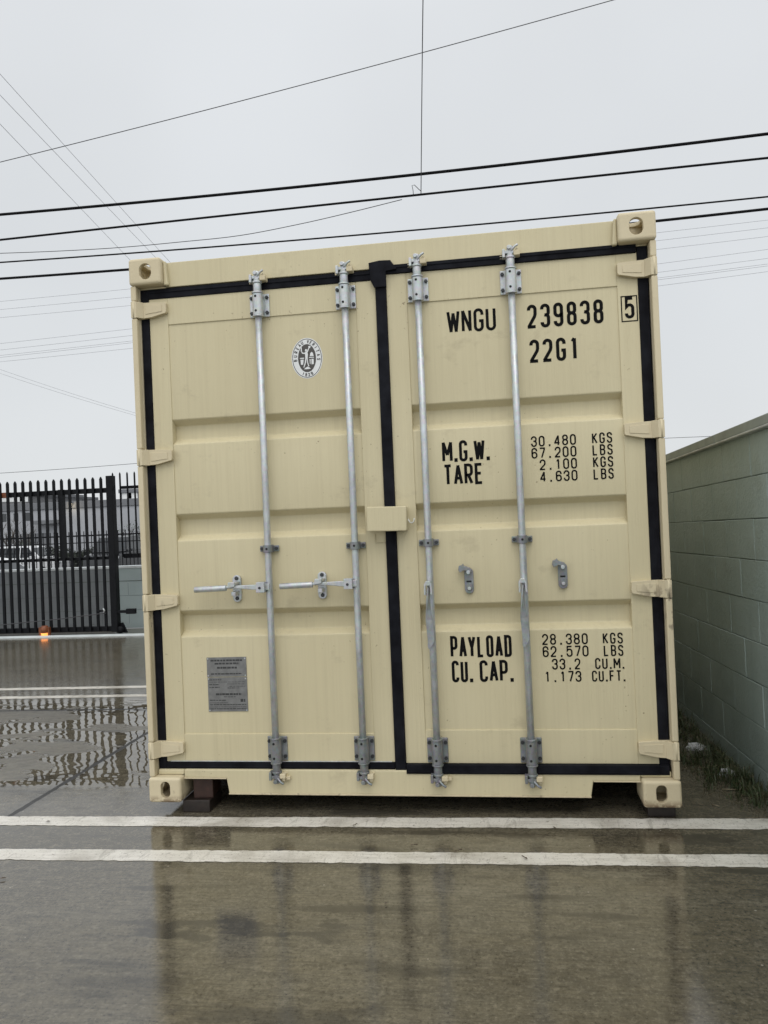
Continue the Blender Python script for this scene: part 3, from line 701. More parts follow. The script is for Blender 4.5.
# ------------------------------------------------------------------ stroke lettering
def arc(cx, cy, r, a0, a1, n=8, ry=None):
    ry = r if ry is None else ry
    return [(cx+r*math.cos(R(a0+(a1-a0)*i/n)), cy+ry*math.sin(R(a0+(a1-a0)*i/n))) for i in range(n+1)]
def glyph(ch, H):
    m = H*0.53
    if ch in '0O': return [arc(.5, H-.5, .5, 0, 180)+arc(.5, .5, .5, 180, 360)+[(1, H-.5)]]
    if ch == 'D': return [[(0, 0), (0, H), (.5, H)]+arc(.5, H-.5, .5, 90, 0)+arc(.5, .5, .5, 0, -90)+[(0, 0)]]
    if ch == 'U': return [[(0, H)]+arc(.5, .5, .5, 180, 360)+[(1, H)]]
    if ch == 'C': return [[(1, H-.75)]+arc(.5, H-.5, .5, 0, 180)+arc(.5, .5, .5, 180, 360)+[(1, .8)]]
    if ch == 'G': return [[(1, H-.75)]+arc(.5, H-.5, .5, 0, 180)+arc(.5, .5, .5, 180, 360)+[(1, H*.45), (.55, H*.45)]]
    if ch == 'S': return [[(1, H-.62)]+arc(.5, H-.5, .5, 0, 180)+[(0, H-.62), (.12, m+.18), (.88, m-.18), (1, .62)]+arc(.5, .5, .5, 0, -180)+[(0, .65)]]
    if ch == '2': return [[(0, H-.65)]+arc(.5, H-.5, .5, 180, 0)+[(1, H*.62), (.9, H*.5), (0, .12), (0, 0), (1, 0)]]
    if ch == '3': return [[(0, H-.62)]+arc(.5, H-.5, .5, 180, 0)+[(1, m+.4)]+arc(.6, m+.4, .4, 0, -90, 5)+[(.4, m)], [(.6, m)]+arc(.6, m-.42, .4, 90, 0, 5)+arc(.5, .5, .5, 0, -180)+[(0, .62)]]
    if ch == '4': return [[(.72, 0), (.72, H), (0, H*.30), (0, H*.24), (1, H*.24)]]
    if ch == '5': return [[(1, H), (.06, H), (0, H*.54)]+arc(.5, H*.5-.05, .5, 150, 0, 6)+arc(.5, .5, .5, 0, -180)+[(0, .62)]]
    if ch == '6': return [[(1, H-.65)]+arc(.5, H-.5, .5, 0, 180)+arc(.5, .5, .5, 180, 360)+arc(.5, m-.4, .5, 0, 170, 7)]
    if ch == '9': return [[(0, .65)]+arc(.5, .5, .5, 180, 360)+arc(.5, H-.5, .5, 0, 180)+arc(.5, H-m+.4, .5, 180, 350, 7)]
    if ch == '8': return [arc(.5, H-.48, .48, 0, 180)+arc(.5, m+.42, .48, 180, 360, ry=.42)+[(.98, H-.48)], arc(.5, m-.5, .5, 0, 180, ry=.5)+arc(.5, .5, .5, 180, 360)+[(1, m-.5)]]
    if ch == '7': return [[(0, H), (1, H), (1, H-.3), (.38, 0)]]
    if ch == '1': return [[(.22, H-.45), (.55, H), (.55, 0)]]
    if ch == 'I': return [[(.5, 0), (.5, H)]]
    if ch == 'W': return [[(-.06, H), (.22, 0), (.5, H*.92), (.78, 0), (1.06, H)]]
    if ch == 'M': return [[(-.02, 0), (-.02, H), (.5, H*.32), (1.02, H), (1.02, 0)]]
    if ch == 'N': return [[(0, 0), (0, H), (1, 0), (1, H)]]
    if ch == 'T': return [[(-.05, H), (1.05, H)], [(.5, H), (.5, 0)]]
    if ch == 'A': return [[(-.05, 0), (.5, H), (1.05, 0)], [(.13, H*.3), (.87, H*.3)]]
    if ch == 'V': return [[(-.05, H), (.5, 0), (1.05, H)]]
    if ch == 'Y': return [[(-.05, H), (.5, H*.45), (1.05, H)], [(.5, H*.45), (.5, 0)]]
    if ch == 'L': return [[(0, H), (0, 0), (.95, 0)]]
    if ch == 'E': return [[(.95, H), (0, H), (0, 0), (.95, 0)], [(0, H*.52), (.8, H*.52)]]
    if ch == 'F': return [[(.95, H), (0, H), (0, 0)], [(0, H*.52), (.8, H*.52)]]
    if ch == 'P': return [[(0, 0), (0, H), (.5, H)]+arc(.5, H-.5, .5, 90, 0)+arc(.5, H*.42+.5, .5, 0, -90)+[(0, H*.42)]]
    if ch == 'R': return [[(0, 0), (0, H), (.5, H)]+arc(.5, H-.5, .5, 90, 0)+arc(.5, H*.45+.5, .5, 0, -90)+[(0, H*.45)], [(.45, H*.45), (1, 0)]]
    if ch == 'B': return [[(0, 0), (0, H), (.5, H)]+arc(.55, H-.45, .42, 90, 0)+arc(.55, m+.42, .42, 0, -90)+[(0, m)], [(.5, m)]+arc(.5, m-.5, .5, 90, 0)+arc(.5, .5, .5, 0, -90)+[(0, 0)]]
    if ch == 'K': return [[(0, 0), (0, H)], [(1, H), (0, H*.42)], [(.3, H*.56), (1.02, 0)]]
    if ch == '.': return [[(.5, 0.02), (.5, 0.24)]]
    return []
def stroke(mb, pts, w, fn):
    # pts in metres (x,z); fn maps to 3-D; very sharp corners are drawn as two overlapping strokes
    for i in range(1, len(pts)-1):
        a, b, c = Vector(pts[i-1]), Vector(pts[i]), Vector(pts[i+1])
        if (b-a).length > w and (c-b).length > w and (b-a).normalized().dot((c-b).normalized()) < -0.35:
            ext_ = b+(b-a).normalized()*w*0.02
            stroke(mb, list(pts[:i])+[tuple(ext_)], w, fn)
            stroke(mb, [tuple(b-(c-b).normalized()*w*0.02)]+list(pts[i+1:]), w, lambda p: tuple(Vector(fn(p))-Vector((0, 0.00005, 0))))
            return
    q = [Vector(pts[0])]
    for p in pts[1:]:
        if (Vector(p)-q[-1]).length > 1e-5: q.append(Vector(p))
    closed = (q[0]-q[-1]).length < 1e-4
    if closed: q.pop()
    n = len(q); L = []; Rr = []
    for i in range(n):
        if closed: a, b = q[i-1], q[(i+1) % n]
        else: a, b = (q[i-1] if i else None), (q[i+1] if i < n-1 else None)
        d1 = (q[i]-a).normalized() if a is not None else (b-q[i]).normalized()
        d2 = (b-q[i]).normalized() if b is not None else d1
        t = d1+d2
        if t.length < 1e-3: t = d2
        t.normalize(); nn = Vector((-t.y, t.x)); n1 = Vector((-d1.y, d1.x))
        k = min(1/max(0.3, nn.dot(n1)), 2.2)
        L.append(q[i]+nn*w/2*k); Rr.append(q[i]-nn*w/2*k)
    vs = []
    for a, b in zip(L, Rr): vs += [fn(a), fn(b)]
    fs = [(2*i, 2*i+1, 2*i+3, 2*i+2) for i in range(n-1)]
    if closed: fs.append((2*n-2, 2*n-1, 1, 0))
    mb.add(vs, fs)
def text(s, x0, x1, z0, h, sw, parent, y=YP-0.0009, mono=False, gap=0.33, name='lettering', mat='ink'):
    # x0..x1 are the outer ink edges
    adv = []
    for ch in s:
        if ch == '.': adv.append(1.0 if mono else 0.50)
        elif ch == ' ': adv.append(1.0 if mono else 0.50)
        elif ch == '1' and not mono: adv.append(0.9)
        elif ch in 'WM' and not mono: adv.append(1.22)
        else: adv.append(1.0)
    wo = (x1-x0)/(sum(adv)+gap*(len(s)-1)); x = x0; m = MB(); kk = 0
    for ch, a in zip(s, adv):
        gw = max(wo*(a if ch in 'WM' else 1.0)-sw, 0.2*wo); off = sw/2
        if ch == '.': off = (a*wo-gw)/2
        for st in glyph(ch, (h-sw)/gw):
            yy = y-0.00010*(kk % 5); kk += 1
            if ch == '.': st = [(.5, -sw/2/gw), (.5, sw*0.8/gw)]
            stroke(m, [(x+off+px*gw, z0+sw/2+pz*gw) for px, pz in st], sw if ch != '.' else sw*1.15, lambda p, yy=yy: (p.x, yy, p.y))
        x += wo*(a+gap)
    return m.build(name, MT[mat], parent, fixn=False)
def tag_text(o, l): return tag(o, l)
text('WNGU', 1.511, 1.732, 2.143, 0.106, 0.0132, dr, gap=0.22)
text('239838', 1.873, 2.208, 2.138, 0.108, 0.0145, dr, gap=0.36)
text('22G1', 1.877, 2.092, 1.982, 0.105, 0.0145, dr, gap=0.36)
text('5', 2.300, 2.341, 2.148, 0.097, 0.0135, dr, y=YF-0.0009)
m = MB(); X0, X1, Z0, Z1, t = 2.284, 2.3555, 2.134, 2.250, 0.005
yb = YF-0.0009
for a in ((X0, X1, Z0, Z0+t), (X0, X1, Z1-t, Z1), (X0, X0+t, Z0+t, Z1-t), (X1-t, X1, Z0+t, Z1-t)):
    m.add([(a[0], yb, a[2]), (a[1], yb, a[2]), (a[1], yb, a[3]), (a[0], yb, a[3])], [(0, 1, 2, 3)])
m.build('check_digit_frame', MT['ink'], dr, fixn=False)
text('M.G.W.', 1.462, 1.680, 1.552, 0.098, 0.0132, dr, gap=0.16)
text('TARE', 1.464, 1.646, 1.445, 0.097, 0.0132, dr, gap=0.20)
for s_, z in (('30.480', 1.601), ('67.200', 1.548), ('2.100', 1.494), ('4.630', 1.440)):
    xr = 2.064; w = 0.199*(len(s_)*1.30-0.30)/(6*1.30-0.30)
    text(s_, xr-w, xr, z, 0.049, 0.0068, dr, mono=True, gap=0.30)
for s_, z in (('KGS', 1.601), ('LBS', 1.548), ('KGS', 1.494), ('LBS', 1.440)): text(s_, 2.134, 2.222, z, 0.049, 0.0068, dr, gap=0.36)
text('PAYLOAD', 1.461, 1.739, 0.654, 0.100, 0.0130, dr, gap=0.24)
text('CU.', 1.463, 1.560, 0.541, 0.100, 0.0130, dr, gap=0.22); text('CAP.', 1.590, 1.744, 0.541, 0.100, 0.0130, dr, gap=0.22)
for s_, z, xa, xb in (('28.380', 0.705, 1.876, 2.077), ('62.570', 0.650, 1.876, 2.078), ('33.2', 0.593, 1.915, 2.040), ('1.173', 0.537, 1.880, 2.042)):
    text(s_, xa, xb, z, 0.050, 0.0068, dr, mono=True, gap=0.30)
text('KGS', 2.142, 2.229, 0.705, 0.050, 0.0068, dr, gap=0.36); text('LBS', 2.144, 2.229, 0.650, 0.050, 0.0068, dr, gap=0.36)
text('CU.M.', 2.104, 2.232, 0.593, 0.050, 0.0068, dr, gap=0.30); text('CU.FT.', 2.088, 2.234, 0.537, 0.050, 0.0068, dr, gap=0.30)

# round-ended emblem sticker
ex, ez = 0.844, 2.078
m = MB()
def ell(rx, rz, y, n=48): m.add([(ex+rx*math.cos(2*PI*i/n), y, ez+rz*math.sin(2*PI*i/n)) for i in range(n)], [tuple(range(n))])
m.mat(0); m.prism([(ex+0.075*math.cos(2*PI*i/48), ez+0.096*math.sin(2*PI*i/48)) for i in range(48)], YP-0.0010, YP-0.0002, 'y')
m.mat(1); n = 56
pts = [(ex+0.0695*math.cos(2*PI*i/n), ez+0.0905*math.sin(2*PI*i/n)) for i in range(n+1)]
stroke(m, pts, 0.0030, lambda p: (p.x, YP-0.0014, p.y))
ell(0.0435, 0.0665, YP-0.0014)
def ring_text(s, a0, a1, rx, rz, w, h, sw, flip=False):
    for i, ch in enumerate(s):
        if ch == ' ': continue
        a = R(a0+(a1-a0)*i/(len(s)-1)); cx, cz = ex+rx*math.cos(a), ez+rz*math.sin(a)
        nx, nz = math.cos(a)/rx, math.sin(a)/rz; L = math.hypot(nx, nz); nx, nz = nx/L, nz/L
        if flip: nx, nz = -nx, -nz
        tx, tz = nz, -nx
        for st in glyph(ch, h/w):
            stroke(m, [(cx+tx*(px-0.5)*w+nx*(pz*w-h/2), cz+tz*(px-0.5)*w+nz*(pz*w-h/2)) for px, pz in st], sw, lambda p: (p.x, YP-0.0017, p.y))
ring_text('BUREAU VERITAS', 186, -6, 0.0565, 0.0785, 0.0066, 0.0140, 0.0030)
ring_text('1828', 248, 292, 0.0565, 0.0785, 0.0066, 0.0130, 0.0030, True)
m.mat(0); yw = YP-0.0019
def fig(pts, k=0): m.add([(ex+a/1000, yw-0.0002*k, ez+b/1000) for a, b in pts], [tuple(range(len(pts)))])
fig([(-6, 32), (-9, 38), (-6, 43), (-1, 43), (2, 38), (0, 32)])                       # head
fig([(-9, 30), (2, 32), (5, 18), (3, 0), (-8, 0), (-8, 14)], 1)                       # torso
fig([(0, 31), (5, 28), (13, 46), (10, 49)], 2)                                        # raised arm
fig([(9, 48), (17, 46), (20, 54), (14, 58), (9, 55)], 3)
fig([(-9, 26), (-8, 20), (-22, 22), (-27, 32), (-23, 33), (-19, 27)], 2)              # other arm
fig([(-29, 33), (-23, 33), (-23, 52), (-27, 54)], 3)
fig([(-8, 0), (-1, 0), (-6, -22), (-15, -44), (-19, -43), (-12, -22)], 2)             # legs
fig([(-1, 0), (3, 0), (5, -22), (10, -38), (5, -40), (0, -22)], 3)
fig([(-34, -2), (-14, -2), (-14, 3), (-34, 3)], 4); fig([(10, 0), (34, 0), (34, 4), (10, 4)], 4)
fig([(-32, -6), (-16, -6), (-20, -30), (-30, -30)], 4); fig([(12, -6), (18, -6), (16, -30), (13, -28)], 5); fig([(21, -5), (32, -5), (32, -30), (21, -31)], 4)
fig([(14, 8), (33, 8), (30, 22), (24, 28), (17, 22)], 5)
fig([(-16, -52), (16, -52), (12, -46), (2, -40), (-10, -46)], 5)
o = m.build('emblem_sticker', [MT['white'], MT['emb']], dl, fixn=False)
tag(o, 'oval white and dark emblem sticker of a standing figure ringed by small lettering')

# data plates
def plate(x0, x1, z0, z1, label, rows, tilt):
    m = MB(); yp = YP-0.0028
    m.prism([(x0, z0), (x1, z0+tilt), (x1, z1+tilt), (x0, z1)], yp, YP-0.0003, 'y')
    m.mat(1); rnd = random.Random(int(z0*1000)); w = x1-x0
    for (fa, fb, zf, hh) in rows:
        z = z0+(z1-z0)*zf; x = x0+w*fa
        while x < x0+w*fb:
            lw = rnd.uniform(0.006, 0.020); xe = min(x+lw, x0+w*fb)
            a = z+rnd.uniform(-.0003, .0003)
            m.add([(x, yp-0.0007, a), (xe, yp-0.0007, a), (xe, yp-0.0007, a+hh), (x, yp-0.0007, a+hh)], [(0, 1, 2, 3)])
            x = xe+rnd.uniform(0.002, 0.004)
    m.mat(2)
    for cx, cz in ((x0+0.006, z0+0.006), (x1-0.006, z0+0.006), (x0+0.006, z1-0.006), (x1-0.006, z1-0.006)): m.disc_y(cx, cz, yp-0.002, yp-0.0001, 0.0035, 10)
    tag(m.build('data_plate', [MT['plate'], MT['platel'], MT['galv']], dl, fixn=True), label)
plate(0.289, 0.486, 0.581, 0.674, 'smaller upper grey metal data plate with engraved lines', [(.1, .9, .80, .008), (.2, .82, .64, .008), (.26, .76, .42, .009), (.1, .88, .12, .006)], 0.001)
rows = [(.04, .35, .92, .004), (.04, .96, .86, .0018), (.04, .3, .78, .004), (.5, .95, .80, .0022), (.04, .3, .70, .004), (.55, .95, .73, .0022), (.5, .8, .68, .003), (.2, .85, .48, .009), (.4, .7, .42, .003), (.04, .45, .32, .004), (.04, .5, .25, .0022), (.04, .96, .19, .004), (.04, .96, .13, .002), (.04, .96, .07, .004), (.82, .94, .28, .014)]
plate(0.290, 0.486, 0.415, 0.578, 'larger lower grey metal data plate with engraved lines', rows, 0.001)

# ------------------------------------------------------------------ timber blocks
def timber(x0, x1, y0, y1, z0, z1, mat, label, name='timber_block', rz=0):
    m = MB(); m.box(x0, x1, y0, y1, z0, z1)
    o = m.build(name, MT[mat], bevel=0.004); tag(o, label, 'wood block', 'blocks under the container'); o.rotation_euler.z = rz; return o
timber(0.150, 0.285, 0.045, 0.20, 0.0, 0.058, 'timberd', 'flat dark wet timber block on the ground under the left corner of the container')
timber(0.190, 0.285, 0.070, 0.22, 0.0585, 0.155, 'timber', 'red-brown timber block standing on a dark block in the left fork notch of the sill', rz=R(6))
timber(2.300, 2.42, 0.06, 0.22, 0.0, 0.058, 'timberd', 'dark wet timber block on the ground under the right corner of the container')

# ------------------------------------------------------------------ green block wall
WX = lambda y: 2.895-0.0277*(y-0.344)
ang = math.atan(0.0277); slope = -math.atan(0.0231)
WM = Matrix.Translation((WX(0), 0, 0.06)) @ Matrix.Rotation(ang, 4, 'Z') @ Matrix.Rotation(slope, 4, 'X')
wr = root('block_wall', (WX(0)+0.1, 0, 0)); tag(wr, 'green painted concrete block wall with grey cap running beside the container', 'wall')
courses = [-0.35, -0.149, 0.05, 0.254, 0.455, 0.652, 0.852, 1.045, 1.24, 1.44, 1.640]
m = MB(); YA, YB = -7.0, 12.0
m.box(0.0085, 0.19, YA, YB, -0.35, 1.636, WM)
mj = m
m.build('mortar_core', MT['joint'], wr)
m = MB(); rnd = random.Random(3)
for i in range(len(courses)-1):
    y = YA+(0.2 if i % 2 else 0.0)-0.05
    # align the vertical joints of the upper courses with the photograph
    base = 0.341 if (i % 2 == 1) else 0.554
    k0 = math.floor((YA-base)/0.405); y = base+k0*0.405
    while y < YB:
        a, b = max(y+0.0012, YA), min(y+0.405-0.0012, YB)
        if b-a > 0.03:
            e = rnd.uniform(0, 0.0022); j = rnd.uniform(-.0008, .0008)
            z0, z1 = courses[i]+0.0013+j, courses[i+1]-0.0013+j
            c = 0.0032
            x = e; vs = [(x+c, a, z0), (x+c, b, z0), (x+c, b, z1), (x+c, a, z1), (x, a+c, z0+c), (x, b-c, z0+c), (x, b-c, z1-c), (x, a+c, z1-c), (0.0095, a, z0), (0.0095, b, z0), (0.0095, b, z1), (0.0095, a, z1)]
            m.add([WM @ Vector(v) for v in vs], [(4, 5, 6, 7), (0, 1, 5, 4), (1, 2, 6, 5), (2, 3, 7, 6), (3, 0, 4, 7), (8, 9, 1, 0), (9, 10, 2, 1), (10, 11, 3, 2), (11, 8, 0, 3)])
        y += 0.405
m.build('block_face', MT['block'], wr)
m = MB()
y = 0.75-0.0; segs = []
yy = 0.762-8*1.21
while yy < YB:
    m.box(-0.030, 0.225, max(yy, YA)+0.002, min(yy+1.21, YB)-0.002, 1.6495, 1.694, WM); yy += 1.21
m.build('wall_cap', MT['capm'], wr, 0.004)
m = MB(); yy = 0.762-8*1.21
while yy < YB:
    m.box(-0.034, 0.228, max(yy, YA)+0.002, min(yy+1.21, YB)-0.002, 1.6375, 1.6490, WM); yy += 1.21
m.build('cap_edge', MT['drip'], wr, 0.004)

# grass along the wall foot
m = MB(); rnd = random.Random(11)
def clump(cx, cy, n, hgt, spread, flop):
    for _ in range(n):
        bx = cx+rnd.gauss(0, spread); by = cy+rnd.gauss(0, spread*1.4)
        if bx > WX(by)-0.004: bx = WX(by)-rnd.uniform(0.004, 0.05)
        a = rnd.uniform(0, 2*PI); h = hgt*rnd.uniform(0.45, 1.2); w = rnd.uniform(0.0015, 0.0032); bend = h*rnd.uniform(0.2, flop)
        dx, dy = math.cos(a), math.sin(a); px, py = -dy*w, dx*w
        tip = min(bx+dx*bend, WX(by)-0.002); dxx = (tip-bx)/max(bend, 1e-4)
        vs = []
        for t, ww in ((0, 1), (0.45, 0.85), (0.8, 0.5)):
            z = h*(t-0.35*t*t*flop); vs += [(bx+dxx*bend*t*t-px*ww, by+dy*bend*t*t-py*ww, z), (bx+dxx*bend*t*t+px*ww, by+dy*bend*t*t+py*ww, z)]
        vs.append((tip, by+dy*bend, h*(1-0.35*flop)))
        m.add(vs, [(0, 1, 3, 2), (2, 3, 5, 4), (4, 5, 6)])
y = -1.3
while y < 6.0:
    if y < 0.12: y += 0.05; continue
    dens = 0.35+0.65*max(0, math.sin(y*2.1+1.2)*0.5+0.5)
    if y < 0.15: dens *= 0.6
    wd = 0.10+0.10*max(0, math.sin((y-0.2)*1.35)) if y > 0 else 0.06
    for _ in range(int((2+6*dens)*(0.45 if y < 0.35 else 1))):
        clump(WX(y)-min(abs(rnd.gauss(0, wd*0.75)), 0.24)-0.01, y+rnd.uniform(-.05, .05), rnd.randint(8, 16), rnd.choice((0.03, 0.05, 0.07, 0.12)), 0.018, rnd.uniform(0.6, 1.5))
    y += 0.05
o = m.build('wall_grass', MT['grass'], origin=(2.8, 2, 0), fixn=False)
tag(o, 'ragged green and dead grass growing along the foot of the green wall', 'grass', kind='stuff')

# litter on the right strip
def crumple(name, u, v, sx, sy, sz, label, seed):
    p = on_ground(u, v); rnd = random.Random(seed); bm = bmesh.new(); bmesh.ops.create_icosphere(bm, subdivisions=3, radius=1)
    for vv in bm.verts:
        d = vv.co.normalized(); k = 1+0.35*math.sin(d.x*7+seed)*math.cos(d.y*6+seed)+rnd.uniform(-.12, .12)
        vv.co = Vector((d.x*sx*k, d.y*sy*k, max(0.0, d.z*sz*k)))
    me = bpy.data.meshes.new(name); bm.to_mesh(me); bm.free(); me.materials.append(MT['tissue'])
    o = bpy.data.objects.new(name, me); C.objects.link(o); o.location = (p.x, p.y, 0.001); o.rotation_euler.z = 0.5
    tag(o, label, 'litter', 'scraps of white litter by the wall')
crumple('crumpled_tissue', 695, 749, 0.052, 0.045, 0.030, 'crumpled white tissue on the ground between container and grass, farther from the viewer', 1)
crumple('crumpled_tissue', 727, 775, 0.040, 0.030, 0.028, 'small crumpled white tissue on the ground by the grass, nearer to the viewer', 5)
def straw(pts, r, label):
    m = MB(); P = []
    for i, (u, v) in enumerate(pts):
        q = on_ground(u, v); P.append((q.x, q.y, 0.004+0.004*math.sin(i*1.3)))
    tag(m.tube(P, r, 6).build('dry_stalk', MT['straw']), label, 'dry stalk', 'dry stalks on the wet strip by the wall')
straw([(687, 756), (693, 760), (699, 761), (703, 758)], 0.0025, 'curved dry stalk lying just below the farther white tissue')
straw([(699, 768), (708, 769), (716, 767), (722, 763)], 0.0022, 'long dry stalk lying between the two white tissues')
straw([(722, 790), (730, 791), (738, 791)], 0.0026, 'straight dry stalk lying in front of the nearer white tissue')
straw([(712, 805), (719, 808)], 0.0022, 'short dry stalk nearest the white painted line')
def leaf(u, v, s, rz, label, stem=True):
    p = on_ground(u, v); m = MB()
    pts = [(-1, 0), (-.5, .35), (0, .48), (.5, .38), (.85, .1), (.8, -.1), (.4, -.4), (-.1, -.45), (-.6, -.28)]
    n = len(pts); vs = [(a*s, b*s, 0.003+0.004*abs(b)) for a, b in pts]+[(0, 0, 0.008)]
    m.add(vs, [(i, (i+1) % n, n) for i in range(n)])
    if stem: m.tube([(0.8*s, 0, 0.005), (1.7*s, 0.25*s, 0.006), (2.4*s, 0.1*s, 0.005)], 0.0018, 6)
    o = m.build('fallen_leaf', MT['leafd'], origin=(0, 0, 0), fixn=False); o.location = (p.x, p.y, 0.004); o.rotation_euler.z = rz
    tag(o, label, 'leaf', 'fallen leaves on the concrete')
leaf(456, 853, 0.012, 0.5, 'brown leaf with curled stem lying on the nearer white line at centre')
leaf(354, 827, 0.008, 0.8, 'small dark leaf on the white line below the left half of the container')
leaf(554, 829, 0.008, -1.2, 'small dark leaf on the edge of the farther white line right of centre')
leaf(412, 847, 0.010, 0.2, 'tiny brown leaf on the concrete between the two near white lines')
leaf(526, 860, 0.010, 2.2, 'dark leaf scrap on the nearer white line below the right door bars')
leaf(48, 823, 0.013, 0.1, 'flat brown leaf on the white line at the left edge of the photo', False)
leaf(386, 905, 0.008, 1.1, 'tiny dark leaf on bare concrete in the middle foreground', False)
leaf(3, 880, 0.014, 0.4, 'dark leaf on the concrete at the far left of the foreground', False)

# ------------------------------------------------------------------ gate, fence and low wall
GY = 6.08
def gx(u): return ray_at(u, 560, GY).x
gr = root('sliding_gate', (-4.9, GY, 0)); tag(gr, 'black steel picket gate standing on a ground track left of the container', 'gate')
xr = gx(113.6)
m = MB(); m.box(-8.2, xr-0.045, GY-0.025, GY+0.025, 1.865, 1.93); m.box(-8.2, xr-0.045, GY-0.02, GY+0.02, 0.985, 1.025); m.box(-8.2, xr-0.045, GY-0.03, GY+0.03, 0.035, 0.10)
m.box(xr-0.044, xr+0.044, GY-0.05, GY+0.05, 0.03, 2.085)
m.box(gx(64)-0.04, gx(64)+0.04, GY-0.0245, GY+0.0245, 1.0255, 1.935)
m.build('gate_frame', MT['gate'], gr, 0.004)
sp = 0.1115; x = gx(105.5); first = None
m = MB(); m.box(-0.016, 0.016, -0.058, -0.0305, 0.05, 2.045); m.prism([(-0.016, 2.045), (0.016, 2.045), (0.0, 2.075)], -0.058, -0.0305, 'y')
pk = m.build('picket', MT['gate'], gr, origin=(0, 0, 0)); pk.location = Vector((x, GY, 0))-AO[gr.name]
for i in range(1, 46):
    c = pk.copy(); C.objects.link(c); c.parent = gr; c.location = Vector((x-i*sp, GY, 0))-AO[gr.name]
m = MB()   # latch bar and padlock
m.box(xr+0.045, xr+0.30, GY-0.045, GY-0.015, 0.275, 0.310); m.box(xr+0.17, xr+0.30, GY-0.055, GY-0.010, 0.262, 0.330)
m.build('latch_bar', MT['gate'], gr, 0.004)
q = ray_at(101, 611, GY-0.07)
m = MB(); m.box(q.x-0.06, q.x+0.02, GY-0.075, GY-0.052, q.z-0.014, q.z+0.014); m.build('latch_handle', MT['gate'], gr, 0.004)
m = MB(); m.tube([(q.x+0.03, GY-0.07, q.z-0.03), (q.x+0.05, GY-0.07, q.z+0.005), (q.x+0.03, GY-0.07, q.z+0.035)], 0.010, 8); m.build('padlock', MT['galv'], gr)
m = MB(); m.lathe([(0.0, -0.02), (0.045, -0.02), (0.052, 0), (0.045, 0.02), (0.0, 0.02)], Matrix.Translation((gx(118), GY-0.02, 0.052)) @ Matrix.Rotation(PI/2, 4, 'X')); m.prism([(gx(118)-0.07, 0.01), (gx(118)+0.08, 0.01), (gx(118)+0.02, 0.14), (gx(118)-0.03, 0.14)], GY+0.015, GY+0.045, 'y')
m.build('gate_roller', MT['gate'], gr)
m = MB(); a = gx(-4); b = gx(13); m.box(a, b, GY-0.0285, GY+0.0285, 1.862, 1.933); m.build('rusty_sleeve', MT['rust'], gr, 0.003)
m = MB(); m.box(-9, 2.0, GY-0.20, GY-0.17, 0.004, 0.022); m.box(-9, 2.0, GY-0.23, GY-0.14, 0.0, 0.006)
o = m.build('gate_track', MT['lowcap'], bevel=0.002); tag(o, 'thin pale steel track on the ground in front of the gate', 'gate track')
# amber lamp at the gate foot
lp = on_ground(45, 637); lx, ly = lp.x, lp.y
lr = root('amber_lamp', (lx, ly, 0)); tag(lr, 'small rusty lamp glowing amber on the ground at the foot of the gate', 'lamp')
m = MB(); m.lathe([(0.0, 0.150), (0.038, 0.147), (0.055, 0.115), (0.057, 0.07), (0.050, 0.055), (0, 0.055)], Matrix.Translation((lx, ly, 0))); m.box(lx-0.075, lx-0.052, ly-0.02, ly+0.02, 0.0, 0.13); m.box(lx+0.052, lx+0.075, ly-0.02, ly+0.02, 0.0, 0.13)
m.build('housing', MT['rust'], lr, 0.003)
m = MB(); m.lathe([(0.0, 0.052), (0.050, 0.052), (0.044, 0.028), (0.026, 0.012), (0, 0.010)], Matrix.Translation((lx, ly, 0))); m.build('lens', MT['lampo'], lr)
# fence right of the gate, carried by the low wall
fr = root('picket_fence', (-1.5, GY+0.25, 0)); FY = GY+0.2
tag(fr, 'black picket fence section between the gate post and the container', 'fence')
m = MB(); m.box(xr+0.05, 2.6, FY-0.02, FY+0.02, 1.915, 1.955); m.box(xr+0.05, 2.6, FY-0.02, FY+0.02, 0.985, 1.045)
for px in (xr+1.2, xr+3.6): m.box(px-0.03, px+0.03, FY-0.0205, FY+0.0205, 0.02, 1.93)
m.build('fence_rail', MT['gate'], fr, 0.003)
m = MB(); m.box(-0.010, 0.010, -0.034, -0.0205, 1.0, 2.115); m.prism([(-0.010, 2.115), (0.010, 2.115), (0, 2.14)], -0.034, -0.0205, 'y')
pk = m.build('picket', MT['gate'], fr, origin=(0, 0, 0)); x = ray_at(114.5, 500, FY).x; pk.location = Vector((x, FY, 0))-AO[fr.name]
for i in range(1, 54):
    c = pk.copy(); C.objects.link(c); c.parent = fr; c.location = Vector((x+i*0.1035, FY, 0))-AO[fr.name]
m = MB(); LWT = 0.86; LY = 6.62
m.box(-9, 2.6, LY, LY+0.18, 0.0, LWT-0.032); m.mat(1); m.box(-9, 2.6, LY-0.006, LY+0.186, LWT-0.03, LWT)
m.mat(2); m.box(-9, 2.6, LY-0.0022, LY-0.0001, LWT-0.212, LWT-0.202); m.box(-9, 2.6, LY-0.0015, LY-0.0001, LWT-0.412, LWT-0.408); m.box(-9, 2.6, LY-0.0015, LY-0.0001, LWT-0.612, LWT-0.608)
for r_ in range(1, 5):
    z1 = LWT-0.03-(r_-1)*0.2 if r_ > 1 else LWT-0.034; z0 = LWT-0.2-(r_-1)*0.2
    xx = -9+(0.2 if r_ % 2 else 0)
    while xx < 2.5: m.box(xx, xx+0.004, LY-0.0012, LY-0.0001, z0, min(z1, LWT-0.2*(r_-1)-0.034)); xx += 0.4
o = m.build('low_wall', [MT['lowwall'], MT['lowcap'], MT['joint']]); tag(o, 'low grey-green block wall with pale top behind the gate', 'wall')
a = on_ground(0, 626, 0.3); m = MB()
P = [ray_at(u, v, 5.98) for u, v in ((-20, 627), (20, 623), (60, 619), (106, 613))]
